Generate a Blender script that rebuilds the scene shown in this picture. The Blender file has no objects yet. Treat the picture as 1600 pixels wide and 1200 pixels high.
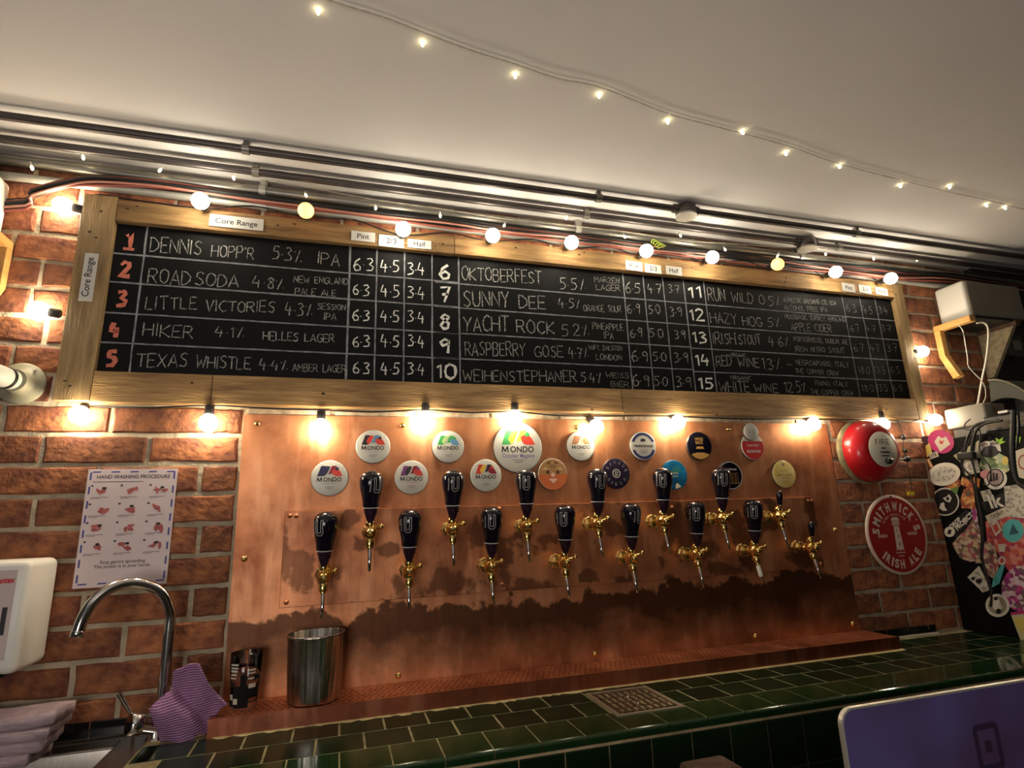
import bpy, bmesh, math, random
from mathutils import Vector, Matrix, noise
PI = math.pi
sc = bpy.context.scene
COL = sc.collection
# ------------------------------------------------------------------ camera, world, exposure
FPX = 888.0
CAMP = Vector((0.9456, -1.636, 1.3134))
YAW, PITCH, ROLL = 0.2959, 0.2361, -0.0361
_f = Vector((math.sin(YAW)*math.cos(PITCH), math.cos(YAW)*math.cos(PITCH), math.sin(PITCH)))
_r = Vector((math.cos(YAW), -math.sin(YAW), 0)); _u = _r.cross(_f)
CR = math.cos(ROLL)*_r + math.sin(ROLL)*_u
CU = -math.sin(ROLL)*_r + math.cos(ROLL)*_u
CF = _f
cam = bpy.data.objects.new('camera', bpy.data.cameras.new('camera')); COL.objects.link(cam)
cam.data.sensor_width = 36; cam.data.lens = 36*FPX/1600; cam.data.clip_start = 0.02
M = Matrix((CR, CU, -CF)).transposed().to_4x4(); M.translation = CAMP
cam.matrix_world = M; sc.camera = cam
def ray(x, y): return (x-800)/FPX*CR - (y-600)/FPX*CU + CF
def onY(x, y, Y=0.0):
    d = ray(x, y); return CAMP + d*((Y-CAMP.y)/d.y)
def onZ(x, y, Z):
    d = ray(x, y); return CAMP + d*((Z-CAMP.z)/d.z)
def onX(x, y, X):
    d = ray(x, y); return CAMP + d*((X-CAMP.x)/d.x)

w = bpy.data.worlds.new('room_air'); sc.world = w; w.use_nodes = True
w.node_tree.nodes['Background'].inputs[0].default_value = (0.85, 0.78, 0.66, 1)
w.node_tree.nodes['Background'].inputs[1].default_value = 0.03
sc.view_settings.view_transform = 'Standard'; sc.view_settings.look = 'None'
sc.view_settings.exposure = 0.0; sc.view_settings.gamma = 1.0
sc.view_settings.use_curve_mapping = False
BULB = 88.0      # strength of the festoon globes
AMBER = 3.2 
TOPB = 60.0       # the upper string is a little dimmer
FAIRY = 13.0
def area(name, loc, target, size, power, col):
    l = bpy.data.lights.new(name, 'AREA'); l.size = size; l.energy = power; l.color = col
    o = bpy.data.objects.new(name, l); COL.objects.link(o); o.location = loc
    o.rotation_euler = (Vector(target)-Vector(loc)).to_track_quat('-Z', 'Y').to_euler(); return o
area('ceiling_fill', (0.2, -2.6, 1.2), (0.5, -1.2, 2.3), 0.9, 17, (1.0, 0.91, 0.84))  # unseen fill added behind the camera to brighten the ceiling
area('room_fill', (1.6, -3.4, 2.1), (1.6, 0, 1.2), 0.7, 1.6, (1.0, 0.88, 0.75))  # weak unseen fill added for the general room light

random.seed(7)
R = random.Random(11)
# ------------------------------------------------------------------ materials
def mat(name, col, rough=0.5, metal=0.0, var=0.0, vscale=20.0, col2=None, bump=0.0, bscale=60.0, objvar=0.0,
        emit=0.0, trans=0.0, coat=0.0, stretch=None, detail=4.0, ior=1.45, contrast=None, spec=0.5):
    m = bpy.data.materials.new(name); m.use_nodes = True
    nt = m.node_tree; N = nt.nodes; L = nt.links; b = N['Principled BSDF']
    b.inputs['Base Color'].default_value = (*col, 1); b.inputs['Roughness'].default_value = rough
    b.inputs['Metallic'].default_value = metal; b.inputs['Coat Weight'].default_value = coat
    b.inputs['Transmission Weight'].default_value = trans; b.inputs['IOR'].default_value = ior
    b.inputs['Specular IOR Level'].default_value = spec
    if emit:
        b.inputs['Emission Color'].default_value = (*col, 1); b.inputs['Emission Strength'].default_value = emit
        b.inputs['Base Color'].default_value = (0.8, 0.8, 0.8, 1) if max(col) > .5 else (*col, 1)
    tc = N.new('ShaderNodeTexCoord'); vec = tc.outputs['Object']
    if stretch:
        mp = N.new('ShaderNodeMapping'); mp.inputs['Scale'].default_value = stretch
        L.new(vec, mp.inputs['Vector']); vec = mp.outputs['Vector']
    out = None
    if var or col2:
        n = N.new('ShaderNodeTexNoise'); n.inputs['Scale'].default_value = vscale; n.inputs['Detail'].default_value = detail
        L.new(vec, n.inputs['Vector'])
        rp = N.new('ShaderNodeValToRGB'); L.new(n.outputs['Fac'], rp.inputs['Fac'])
        a, c = contrast or (0.35, 0.65)
        rp.color_ramp.elements[0].position = a; rp.color_ramp.elements[1].position = c
        c2 = col2 or tuple(v*(1-var) for v in col)
        rp.color_ramp.elements[0].color = (*c2, 1); rp.color_ramp.elements[1].color = (*col, 1)
        out = rp.outputs['Color']
    if objvar:
        oi = N.new('ShaderNodeObjectInfo'); hs = N.new('ShaderNodeHueSaturation')
        mr = N.new('ShaderNodeMapRange'); mr.inputs['To Min'].default_value = 1-objvar; mr.inputs['To Max'].default_value = 1+objvar*.7
        L.new(oi.outputs['Random'], mr.inputs['Value']); L.new(mr.outputs['Result'], hs.inputs['Value'])
        if out: L.new(out, hs.inputs['Color'])
        else: hs.inputs['Color'].default_value = (*col, 1)
        out = hs.outputs['Color']
    if out: L.new(out, b.inputs['Base Color'])
    if bump:
        n2 = N.new('ShaderNodeTexNoise'); n2.inputs['Scale'].default_value = bscale; n2.inputs['Detail'].default_value = 5
        L.new(vec, n2.inputs['Vector']); bp = N.new('ShaderNodeBump'); bp.inputs['Strength'].default_value = bump
        bp.inputs['Distance'].default_value = 0.01
        L.new(n2.outputs['Fac'], bp.inputs['Height']); L.new(bp.outputs['Normal'], b.inputs['Normal'])
    return m
X = {}
X['brick'] = mat('red_brick', (0.38, 0.14, 0.055), .9, var=.55, vscale=26, bump=.55, bscale=70, objvar=.42, col2=(.16, .052, .03))
X['mortar'] = mat('lime_mortar', (.52, .43, .30), .95, var=.35, vscale=18, bump=.8, bscale=45)
X['washed'] = mat('lime_washed_brick', (.52, .40, .27), .9, var=.4, vscale=40, bump=.4)
X['ceiling'] = mat('ceiling_paint', (.70, .68, .665), .8, var=.06, vscale=2.2, bump=.12, bscale=5)
X['dark_wall'] = mat('dark_wall_paint', (.03, .022, .02), .8, var=.3, vscale=4)
X['floor'] = mat('dark_floor', (.05, .035, .025), .6, var=.4, vscale=5)
X['wood'] = mat('pallet_wood', (.42, .25, .095), .72, vscale=8, col2=(.17, .09, .032), bump=.5, bscale=30, stretch=(1, 6, 9), objvar=.16, contrast=(.3, .7))
X['wood_v'] = mat('pallet_wood_upright', (.38, .25, .11), .72, vscale=8, col2=(.18, .11, .045), bump=.5, bscale=30, stretch=(9, 6, 1), objvar=.12, contrast=(.3, .7))
X['pine'] = mat('varnished_pine', (.62, .34, .11), .45, vscale=5, col2=(.5, .25, .075), stretch=(8, 1, 8))
X['knot'] = mat('wood_knot', (.05, .025, .012), .8)
X['slate'] = mat('chalkboard_black', (.004, .004, .004), .6, vscale=3, col2=(.007, .007, .0075), contrast=(.4, .8), spec=.15)
X['chalk'] = mat('white_chalk', (.46, .46, .42), .95, vscale=160, col2=(.10, .10, .095), contrast=(.36, .6))
X['chalk_dim'] = mat('faint_chalk', (.26, .26, .24), .95, vscale=160, col2=(.06, .06, .06), contrast=(.36, .56))
X['chalk_bold'] = mat('bright_chalk', (.8, .8, .74), .95, vscale=200, col2=(.45, .45, .42), contrast=(.3, .5))
X['chalk_red'] = mat('red_chalk', (.68, .2, .13), .95, vscale=200, col2=(.45, .12, .09), contrast=(.3, .5))
X['chalk_line'] = mat('chalk_pen_line', (.30, .31, .33), .9, vscale=60, col2=(.17, .175, .19))
X['paper'] = mat('white_paper', (.56, .54, .5), .8)
X['poster'] = mat('poster_paper', (.66, .54, .54), .5, var=.05, vscale=8)
X['ink'] = mat('black_ink', (.02, .018, .02), .7)
X['blue_ink'] = mat('blue_ink', (.03, .035, .25), .6)
X['red_ink'] = mat('red_ink', (.65, .02, .04), .6)
X['pink_ink'] = mat('pink_ink', (.55, .14, .13), .7, var=.5, vscale=260)
X['grey_ink'] = mat('grey_ink', (.25, .2, .2), .7)
# copper with broad patina and streaks
def copper(name, c1, c2, c3, rough=.42, metal=.72, stain_shade=None, tarnish_shadow=None):
    m = bpy.data.materials.new(name); m.use_nodes = True
    nt = m.node_tree; N = nt.nodes; L = nt.links; b = N['Principled BSDF']
    b.inputs['Metallic'].default_value = metal
    tc = N.new('ShaderNodeTexCoord')
    n = N.new('ShaderNodeTexNoise'); n.inputs['Scale'].default_value = 5; n.inputs['Detail'].default_value = 7; n.inputs['Roughness'].default_value = .6
    L.new(tc.outputs['Object'], n.inputs['Vector'])
    rp = N.new('ShaderNodeValToRGB'); e = rp.color_ramp.elements
    e[0].position = .32; e[0].color = (*c2, 1); e[1].position = .62; e[1].color = (*c1, 1)
    L.new(n.outputs['Fac'], rp.inputs['Fac']); out = rp.outputs['Color']
    n3 = N.new('ShaderNodeTexNoise'); n3.inputs['Scale'].default_value = 14; n3.inputs['Detail'].default_value = 6
    mp = N.new('ShaderNodeMapping'); mp.inputs['Scale'].default_value = (1.6, 1, .35); L.new(tc.outputs['Object'], mp.inputs['Vector']); L.new(mp.outputs['Vector'], n3.inputs['Vector'])
    r3 = N.new('ShaderNodeValToRGB'); r3.color_ramp.elements[0].position = .5; r3.color_ramp.elements[1].position = .75
    L.new(n3.outputs['Fac'], r3.inputs['Fac'])
    mx = N.new('ShaderNodeMixRGB'); L.new(r3.outputs['Color'], mx.inputs['Fac']); L.new(out, mx.inputs[1]); mx.inputs[2].default_value = (*c3, 1); out = mx.outputs['Color']
    if tarnish_shadow:   # ragged blotches: tarnish mixed with painted shadows of the tap handles
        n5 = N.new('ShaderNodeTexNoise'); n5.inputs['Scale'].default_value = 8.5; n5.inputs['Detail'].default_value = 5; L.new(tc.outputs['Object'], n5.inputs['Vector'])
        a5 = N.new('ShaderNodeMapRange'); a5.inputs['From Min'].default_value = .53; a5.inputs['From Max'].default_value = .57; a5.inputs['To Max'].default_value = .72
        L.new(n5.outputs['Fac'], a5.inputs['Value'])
        m5 = N.new('ShaderNodeMixRGB'); L.new(a5.outputs[0], m5.inputs['Fac']); L.new(out, m5.inputs[1]); m5.inputs[2].default_value = (*tarnish_shadow, 1); out = m5.outputs['Color']
    if stain_shade:   # ragged band of tarnish, with shade below the tap plate painted in
        z0, z1, cs, amt = stain_shade
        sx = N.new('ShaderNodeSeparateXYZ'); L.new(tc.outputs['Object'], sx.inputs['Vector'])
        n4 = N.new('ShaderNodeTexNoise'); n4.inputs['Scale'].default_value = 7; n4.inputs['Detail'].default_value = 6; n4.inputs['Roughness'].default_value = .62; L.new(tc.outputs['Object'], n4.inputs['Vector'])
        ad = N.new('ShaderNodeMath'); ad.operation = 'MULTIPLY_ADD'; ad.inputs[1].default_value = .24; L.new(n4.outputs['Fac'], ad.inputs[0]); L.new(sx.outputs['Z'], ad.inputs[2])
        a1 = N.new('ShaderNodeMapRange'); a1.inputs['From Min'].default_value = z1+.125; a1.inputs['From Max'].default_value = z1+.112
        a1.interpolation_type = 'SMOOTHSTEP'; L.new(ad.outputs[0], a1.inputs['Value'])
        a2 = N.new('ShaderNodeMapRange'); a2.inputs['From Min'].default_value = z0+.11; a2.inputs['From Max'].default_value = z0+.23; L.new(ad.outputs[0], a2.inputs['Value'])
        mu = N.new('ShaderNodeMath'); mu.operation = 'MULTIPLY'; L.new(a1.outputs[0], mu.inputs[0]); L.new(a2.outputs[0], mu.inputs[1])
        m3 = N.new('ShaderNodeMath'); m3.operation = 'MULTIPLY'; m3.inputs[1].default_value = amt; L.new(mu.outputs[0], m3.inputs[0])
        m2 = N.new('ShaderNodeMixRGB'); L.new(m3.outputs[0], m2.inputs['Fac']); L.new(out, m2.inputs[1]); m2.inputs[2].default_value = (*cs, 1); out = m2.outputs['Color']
    L.new(out, b.inputs['Base Color'])
    r2 = N.new('ShaderNodeMapRange'); r2.inputs['To Min'].default_value = rough+.12; r2.inputs['To Max'].default_value = rough-.08
    L.new(n.outputs['Fac'], r2.inputs['Value']); L.new(r2.outputs[0], b.inputs['Roughness'])
    bn = N.new('ShaderNodeBump'); bn.inputs['Strength'].default_value = .12; bn.inputs['Distance'].default_value = .01
    L.new(n3.outputs['Fac'], bn.inputs['Height']); L.new(bn.outputs['Normal'], b.inputs['Normal'])
    return m
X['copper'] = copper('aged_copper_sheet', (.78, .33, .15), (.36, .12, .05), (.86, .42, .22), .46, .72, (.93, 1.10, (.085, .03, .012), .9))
X['copper2'] = copper('aged_copper_plate', (.66, .27, .125), (.26, .085, .04), (.76, .36, .18), .44, .72, tarnish_shadow=(.10, .034, .015))
X['copper_tray'] = copper('copper_tray', (.58, .19, .085), (.30, .085, .04), (.68, .28, .15), .45, .75)
X['copper_lip'] = copper('copper_lip', (.34, .10, .045), (.15, .045, .02), (.46, .17, .09), .42, .7)
X['brass'] = mat('polished_brass', (.92, .66, .24), .2, 1.0, var=.12, vscale=30)
X['chrome'] = mat('chrome', (.72, .7, .68), .12, 1.0)
X['steel'] = mat('brushed_steel', (.38, .35, .31), .28, 1.0, var=.15, vscale=25, stretch=(9, 1, 1))
X['bucket'] = mat('reflection_streaked_steel', (.62, .58, .53), .24, 1.0, var=.5, vscale=14, stretch=(6, 6, .4), bump=.5, bscale=14)  # vertical streaks paint reflections into the steel colour
X['black_gloss'] = mat('black_gloss_resin', (.006, .005, .012), .12, coat=.4)
X['wrap'] = mat('dark_purple_wrap', (.03, .012, .025), .25, var=.4, vscale=90, bump=.4, bscale=60)
X['mark'] = mat('silver_print', (.6, .58, .56), .5)
X['conduit'] = mat('galvanised_conduit', (.30, .28, .24), .42, .75, var=.3, vscale=12)
X['conduit_dark'] = mat('dark_conduit', (.10, .085, .08), .4, .6, var=.3, vscale=12)
X['conduit_light'] = mat('painted_conduit', (.5, .48, .42), .4, .3, var=.25, vscale=10)
X['cable_dark'] = mat('black_cable', (.012, .01, .01), .5)
X['cable_red'] = mat('faded_red_cable', (.28, .07, .05), .5)
X['cable_pink'] = mat('pinkish_cable', (.45, .2, .15), .5)
X['cable_white'] = mat('white_cable', (.75, .7, .6), .45)
X['cable_green'] = mat('yellow_green_wire', (.4, .5, .05), .5)
X['clear'] = mat('clear_plastic', (.85, .83, .78), .15, trans=.6)
X['globe'] = mat('lit_globe', (1.0, .86, .62), emit=BULB)
X['globe_top'] = mat('lit_globe_upper', (1.0, .88, .68), emit=TOPB)
X['globe_amber'] = mat('amber_lit_globe', (1.0, .42, .07), emit=AMBER)
X['led'] = mat('fairy_led', (1.0, .85, .45), emit=FAIRY)
X['socket'] = mat('black_socket', (.015, .013, .012), .5)
X['tile'] = mat('dark_green_tile', (.011, .034, .013), .22, var=.5, vscale=9, objvar=.3, spec=.35)
X['tile_nose'] = mat('dark_green_bullnose', (.012, .048, .014), .10, var=.4, vscale=9, coat=.5)
X['tile_black'] = mat('black_tile', (.006, .007, .008), .12, coat=.3)
X['grout'] = mat('sandy_grout', (.36, .30, .155), .9, var=.5, vscale=30, bump=.4)
X['bed'] = mat('pale_bedding_grout', (.62, .48, .27), .9, var=.3, vscale=30)
X['sealant'] = mat('yellowed_sealant', (.85, .66, .32), .5, var=.25, vscale=40)
X['white_plastic'] = mat('white_plastic', (.82, .79, .72), .35)
X['dull_plastic'] = mat('dull_plastic', (.24, .225, .18), .5)
X['pinkish_plastic'] = mat('pale_front_panel', (.62, .5, .46), .5)
X['grille'] = mat('speaker_cloth', (.25, .22, .165), .9, var=.35, vscale=300)
X['black_plastic'] = mat('black_plastic', (.012, .012, .012), .4)
X['void'] = mat('black_void', (.003, .003, .003), .9)
X['dark_grey'] = mat('dark_grey_plastic', (.06, .062, .05), .45)
X['paper_towel'] = mat('folded_paper_towels', (.50, .38, .42), .9, var=.3, vscale=30, bump=.4, stretch=(1, 1, 5))
X['lilac'] = None
X['bell_red'] = mat('red_enamel', (.42, .010, .016), .28, coat=.3, var=.15, vscale=20)
X['cream'] = mat('cream_label', (.66, .62, .5), .6)
X['sign_red'] = mat('sign_red', (.36, .012, .01), .55, var=.15, vscale=50)
X['sign_white'] = mat('sign_cream', (.72, .58, .48), .6)
X['laptop'] = mat('laptop_shell', (.13, .105, .29), .4, .2, var=.25, vscale=7, col2=(.10, .055, .13))
X['laptop_edge'] = mat('silver_edge', (.6, .57, .5), .35, .6)
X['dark_wood'] = mat('dark_wood', (.09, .045, .022), .5, vscale=6, col2=(.05, .025, .012), stretch=(1, 6, 6))
X['glass'] = mat('clear_glass', (.9, .9, .9), .03, trans=1.0)
X['fridge'] = mat('fridge_black', (.003, .003, .003), .6, spec=.15)
X['badge_white'] = mat('badge_white', (.56, .54, .48), .35)
X['badge_rim'] = mat('badge_rim', (.12, .1, .08), .4, .5)
def flat(name, c, rough=.5): 
    k = 'f_'+name
    if k not in X or X[k] is None: X[k] = mat(name, c, rough)
    return X[k]
# lilac ribbed cloth
def cloth_mat():
    m = mat('lilac_knit', (.50, .25, .46), .95); nt = m.node_tree; N = nt.nodes; L = nt.links
    tc = N.new('ShaderNodeTexCoord'); mp = N.new('ShaderNodeMapping'); mp.inputs['Rotation'].default_value = (0, .12, 0)
    L.new(tc.outputs['Object'], mp.inputs['Vector'])
    wv = N.new('ShaderNodeTexWave'); wv.bands_direction = 'Z'; wv.inputs['Scale'].default_value = 60; wv.inputs['Distortion'].default_value = 1.2; wv.inputs['Detail'].default_value = 2; wv.inputs['Detail Scale'].default_value = 3
    L.new(mp.outputs['Vector'], wv.inputs['Vector'])
    rp = N.new('ShaderNodeValToRGB'); rp.color_ramp.elements[0].color = (.22, .075, .24, 1); rp.color_ramp.elements[1].color = (.56, .33, .50, 1)
    L.new(wv.outputs['Fac'], rp.inputs['Fac']); L.new(rp.outputs['Color'], N['Principled BSDF'].inputs['Base Color'])
    bp = N.new('ShaderNodeBump'); bp.inputs['Strength'].default_value = .6; bp.inputs['Distance'].default_value = .004
    L.new(wv.outputs['Fac'], bp.inputs['Height']); L.new(bp.outputs['Normal'], N['Principled BSDF'].inputs['Normal'])
    return m
X['lilac'] = cloth_mat()
def mottled(name, cols, scale):
    m = bpy.data.materials.new(name); m.use_nodes = True; nt = m.node_tree; N = nt.nodes; L = nt.links
    tc = N.new('ShaderNodeTexCoord'); v = N.new('ShaderNodeTexVoronoi'); v.inputs['Scale'].default_value = scale
    L.new(tc.outputs['Object'], v.inputs['Vector'])
    rp = N.new('ShaderNodeValToRGB'); rp.color_ramp.interpolation = 'CONSTANT'
    sp = N.new('ShaderNodeSeparateColor'); L.new(v.outputs['Color'], sp.inputs['Color']); L.new(sp.outputs[0], rp.inputs['Fac'])
    while len(rp.color_ramp.elements) < len(cols): rp.color_ramp.elements.new(.5)
    for i, c in enumerate(cols):
        rp.color_ramp.elements[i].position = i/len(cols); rp.color_ramp.elements[i].color = (*c, 1)
    L.new(rp.outputs['Color'], N['Principled BSDF'].inputs['Base Color']); N['Principled BSDF'].inputs['Roughness'].default_value = .5
    return m

# ------------------------------------------------------------------ mesh helpers
class MB:
    def __init__(s): s.v = []; s.f = []; s.sm = []
    def add(s, vs, fs, smooth=False):
        o = len(s.v); s.v += [tuple(a) for a in vs]
        for f in fs: s.f.append([o+i for i in f]); s.sm.append(smooth)
        return s
    def box(s, a, b):
        x0, y0, z0 = a; x1, y1, z1 = b
        return s.add([(x0,y0,z0),(x1,y0,z0),(x1,y1,z0),(x0,y1,z0),(x0,y0,z1),(x1,y0,z1),(x1,y1,z1),(x0,y1,z1)],
              [(0,3,2,1),(4,5,6,7),(0,1,5,4),(1,2,6,5),(2,3,7,6),(3,0,4,7)])
    def tube(s, pts, r, n=8, closed=False, caps=True):
        P = [Vector(p) for p in pts]; rings = []
        up = None
        for i, p in enumerate(P):
            t = (P[min(i+1, len(P)-1)]-P[max(i-1, 0)]).normalized()
            if up is None:
                up = Vector((0,0,1)) if abs(t.z) < .9 else Vector((1,0,0))
            a = t.cross(up)
            if a.length < 1e-5: a = t.cross(Vector((0,1,0)))
            a.normalize(); b = t.cross(a).normalized(); up = -b if False else up
            rr = r[i] if isinstance(r, (list, tuple)) else r
            rings.append([p + a*math.cos(2*PI*k/n)*rr + b*math.sin(2*PI*k/n)*rr for k in range(n)])
        vs = [q for g in rings for q in g]; fs = []
        for i in range(len(P)-1):
            for k in range(n):
                k2 = (k+1) % n; fs.append((i*n+k, (i+1)*n+k, (i+1)*n+k2, i*n+k2))
        s.add(vs, fs, True)
        if caps:
            s.add(rings[0], [tuple(range(n))]); s.add(rings[-1], [tuple(range(n-1, -1, -1))])
        return s
    def lathe(s, prof, c=(0,0,0), axis=(0,0,1), n=20, smooth=True, caps=True):
        ax = Vector(axis).normalized(); a = ax.cross(Vector((1,0,0)) if abs(ax.x) < .9 else Vector((0,0,1))).normalized(); b = ax.cross(a)
        c = Vector(c); vs = []
        for r, h in prof:
            vs += [c + ax*h + a*math.cos(2*PI*k/n)*r + b*math.sin(2*PI*k/n)*r for k in range(n)]
        fs = []
        for i in range(len(prof)-1):
            for k in range(n):
                k2 = (k+1) % n; fs.append((i*n+k, i*n+k2, (i+1)*n+k2, (i+1)*n+k))
        s.add(vs, fs, smooth)
        if caps:
            m = len(prof)
            s.add(vs[:n], [tuple(range(n-1, -1, -1))]); s.add(vs[(m-1)*n:], [tuple(range(n))])
        return s
    def sphere(s, c, r, n=14, k=8, sc=(1,1,1), axis=(0,0,1)):
        prof = [(max(1e-5, r*math.sin(PI*i/k)), -r*math.cos(PI*i/k)*sc[2]) for i in range(k+1)]
        return s.lathe(prof, c, axis, n, True, False)
    def poly(s, pts): return s.add(pts, [tuple(range(len(pts)))])
    def prism(s, pts, d):
        d = Vector(d); n = len(pts); P = [Vector(p) for p in pts]
        vs = P + [p+d for p in P]
        fs = [tuple(range(n)), tuple(range(2*n-1, n-1, -1))] + [(i, n+i, n+(i+1) % n, (i+1) % n) for i in range(n)]
        return s.add(vs, fs)
    def mesh(s, name, m):
        me = bpy.data.meshes.new(name); me.from_pydata(s.v, [], s.f)
        me.polygons.foreach_set('use_smooth', s.sm)
        me.update(); 
        if m: me.materials.append(m)
        return me
    def obj(s, name, m, parent=None, bevel=0, recalc=False, **kw):
        me = s.mesh(name, m)
        if recalc or bevel:
            b = bmesh.new(); b.from_mesh(me); bmesh.ops.recalc_face_normals(b, faces=b.faces); b.to_mesh(me); b.free()
        o = bpy.data.objects.new(name, me); COL.objects.link(o)
        if parent: o.parent = parent
        if bevel:
            md = o.modifiers.new('bevel', 'BEVEL'); md.width = bevel; md.segments = 2; md.limit_method = 'ANGLE'
        for k, v in kw.items(): o[k] = v
        return o
def thing(name, label, cat, group=None, loc=(0,0,0)):
    o = bpy.data.objects.new(name, None); COL.objects.link(o); o.location = loc; o.empty_display_size = .05
    o['label'] = label; o['category'] = cat
    if group: o['group'] = group
    return o
def tag(o, label, cat, group=None):
    o['label'] = label; o['category'] = cat
    if group: o['group'] = group
    return o
def place(root, mesh, name, loc=(0,0,0)):
    o = bpy.data.objects.new(name, mesh); COL.objects.link(o); o.parent = root; o.location = loc; return o
def spline(pts, n=8):
    P = [Vector(p) for p in pts]; out = []
    for i in range(len(P)-1):
        p0 = P[max(i-1, 0)]; p1 = P[i]; p2 = P[i+1]; p3 = P[min(i+2, len(P)-1)]
        for k in range(n):
            t = k/n
            out.append(.5*((2*p1)+(-p0+p2)*t+(2*p0-5*p1+4*p2-p3)*t*t+(-p0+3*p1-3*p2+p3)*t**3))
    out.append(P[-1]); return out
_tc = {}
def text_mesh_data(s, bold=0.0):
    k = (s, bold)
    if k not in _tc:
        c = bpy.data.curves.new('t', 'FONT'); c.body = s; c.resolution_u = 3; c.offset = bold; c.size = 1
        o = bpy.data.objects.new('t', c); COL.objects.link(o); bpy.context.view_layer.update()
        dg = bpy.context.evaluated_depsgraph_get(); me = bpy.data.meshes.new_from_object(o.evaluated_get(dg))
        vs = [tuple(v.co) for v in me.vertices]; fs = [tuple(p.vertices) for p in me.polygons]
        bpy.data.objects.remove(o); bpy.data.meshes.remove(me); _tc[k] = (vs, fs)
    return _tc[k]
def text_into(mb, s, org, right, up, w=None, h=None, bold=0.0, align='c', fn=None):
    """flat print: org is the centre (align c) or left of the baseline"""
    vs, fs = text_mesh_data(s, bold)
    if not vs: return
    x0 = min(v[0] for v in vs); x1 = max(v[0] for v in vs); y1 = max(v[1] for v in vs); y0 = 0
    sy = h/(y1-y0) if h else w/(x1-x0)
    sx = w/(x1-x0) if w else sy
    right = Vector(right); up = Vector(up); org = Vector(org); out = []
    for v in vs:
        a = (v[0]-x0)*sx - ((x1-x0)*sx/2 if align == 'c' else 0); b = v[1]*sy
        out.append(fn(a, b) if fn else org + right*a + up*b)
    mb.add(out, fs)
RX, UZ = Vector((1,0,0)), Vector((0,0,1))
# ------------------------------------------------------------------ hand lettering: single-stroke alphabet
G = {
'A':'0,0 2,6 4,0|1,2 3,2','B':'0,0 0,6 2.6,6 3.4,5 2.6,3.3 0,3.2|2.6,3.3 3.8,1.8 2.8,0 0,0','C':'4,5.2 2.6,6 .8,5 0,3 .8,.9 2.5,0 4,.9',
'D':'0,0 0,6 2,5.8 3.8,4 3.8,2 2,.2 0,0','E':'3.6,6 0,6 0,0 3.6,0|0,3 2.8,3','F':'3.6,6 0,6 0,0|0,3 2.8,3','G':'4,5.2 2.4,6 .6,5 0,3 .8,.8 2.5,0 4,1 4,2.8 2.4,2.8',
'H':'0,0 0,6|4,0 4,6|0,3 4,3','I':'.3,0 .3,6','K':'0,0 0,6|3.8,6 0,2.8 4,0','L':'0,6 0,0 3.4,0','M':'0,0 .3,6 2.2,2 4.2,6 4.6,0','N':'0,0 0,6 3.8,0 3.8,6',
'O':'2,6 .4,5 0,3 .5,.9 2,0 3.6,1 4,3 3.5,5 2,6','P':'0,0 0,6 2.8,6 3.7,4.6 2.7,3 0,2.8','Q':'2,6 .4,5 0,3 .5,.9 2,0 3.6,1 4,3 3.5,5 2,6|2.6,1.4 4.2,-.4',
'R':'0,0 0,6 2.8,6 3.6,4.6 2.7,3.1 0,2.8|1.6,2.9 4,0','S':'3.7,5.2 2.2,6 .6,5.2 .7,3.9 3,2.5 3.5,1.2 2.2,0 0,.7','T':'0,6 4.2,6|2.1,6 2.1,0','U':'0,6 .1,1.5 1.2,0 2.7,0 3.8,1.5 3.9,6',
'V':'0,6 2,0 4,6','W':'0,6 1.2,0 2.6,4.2 4,0 5.2,6','X':'0,6 4,0|4,6 0,0','Y':'0,6 2,3 4,6|2,3 1.7,0','Z':'0,6 3.8,6 0,0 4,0',
'0':'1.7,6 .3,5 0,3 .3,1 1.7,0 3.1,1 3.4,3 3.1,5 1.7,6','1':'0,4.6 1.2,6 1.2,0','2':'0,4.8 1.2,6 2.9,5.5 3,4 0,0 3.6,0','3':'.2,5.6 2,6 3,4.8 1.3,3.3 3.2,2 2.6,.4 0,0',
'4':'1.2,6 0,2.3 3.4,2.3|2.6,4 2.4,-.3','5':'3.4,6 .8,6 .5,3.6 2.4,3.6 3.3,2 2.2,.2 0,.1','6':'2.8,6 .9,4.4 0,2 1,0 2.8,.3 3.2,2 1.8,3.2 .3,2','7':'0,5.8 3.4,6 1.3,0|.6,3 2.8,3.1',
'8':'3,5 1.6,6 .4,4.9 2.9,2.2 2.6,.4 1.2,0 .2,1.4 1.2,3 2.9,4.5 3,5','9':'3.1,5 1.7,6 .2,4.7 1,3.2 3,4.2|3.1,5.4 2.6,0','%':'2.6,6 .8,0|.1,4.6 .3,4.8|3.2,.9 3.4,1.1',
'.':'.1,2.3 .35,2.6',',':'.3,.6 0,-.9',"'":'.2,6.2 .1,4.8','-':'.1,3 2.2,3','/':'2.4,6 0,0'}
W_ = {'I':.8,'1':1.6,'M':4.8,'W':5.4,'.':.5,',':.5,"'":.5,' ':3.2,'-':2.4,'%':3.4,'0':3.5,'2':3.6,'3':3.3,'5':3.5,'6':3.3,'7':3.5,'8':3.1,'9':3.2,'E':3.5,'F':3.4,'L':3.4,'S':3.7}
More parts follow.
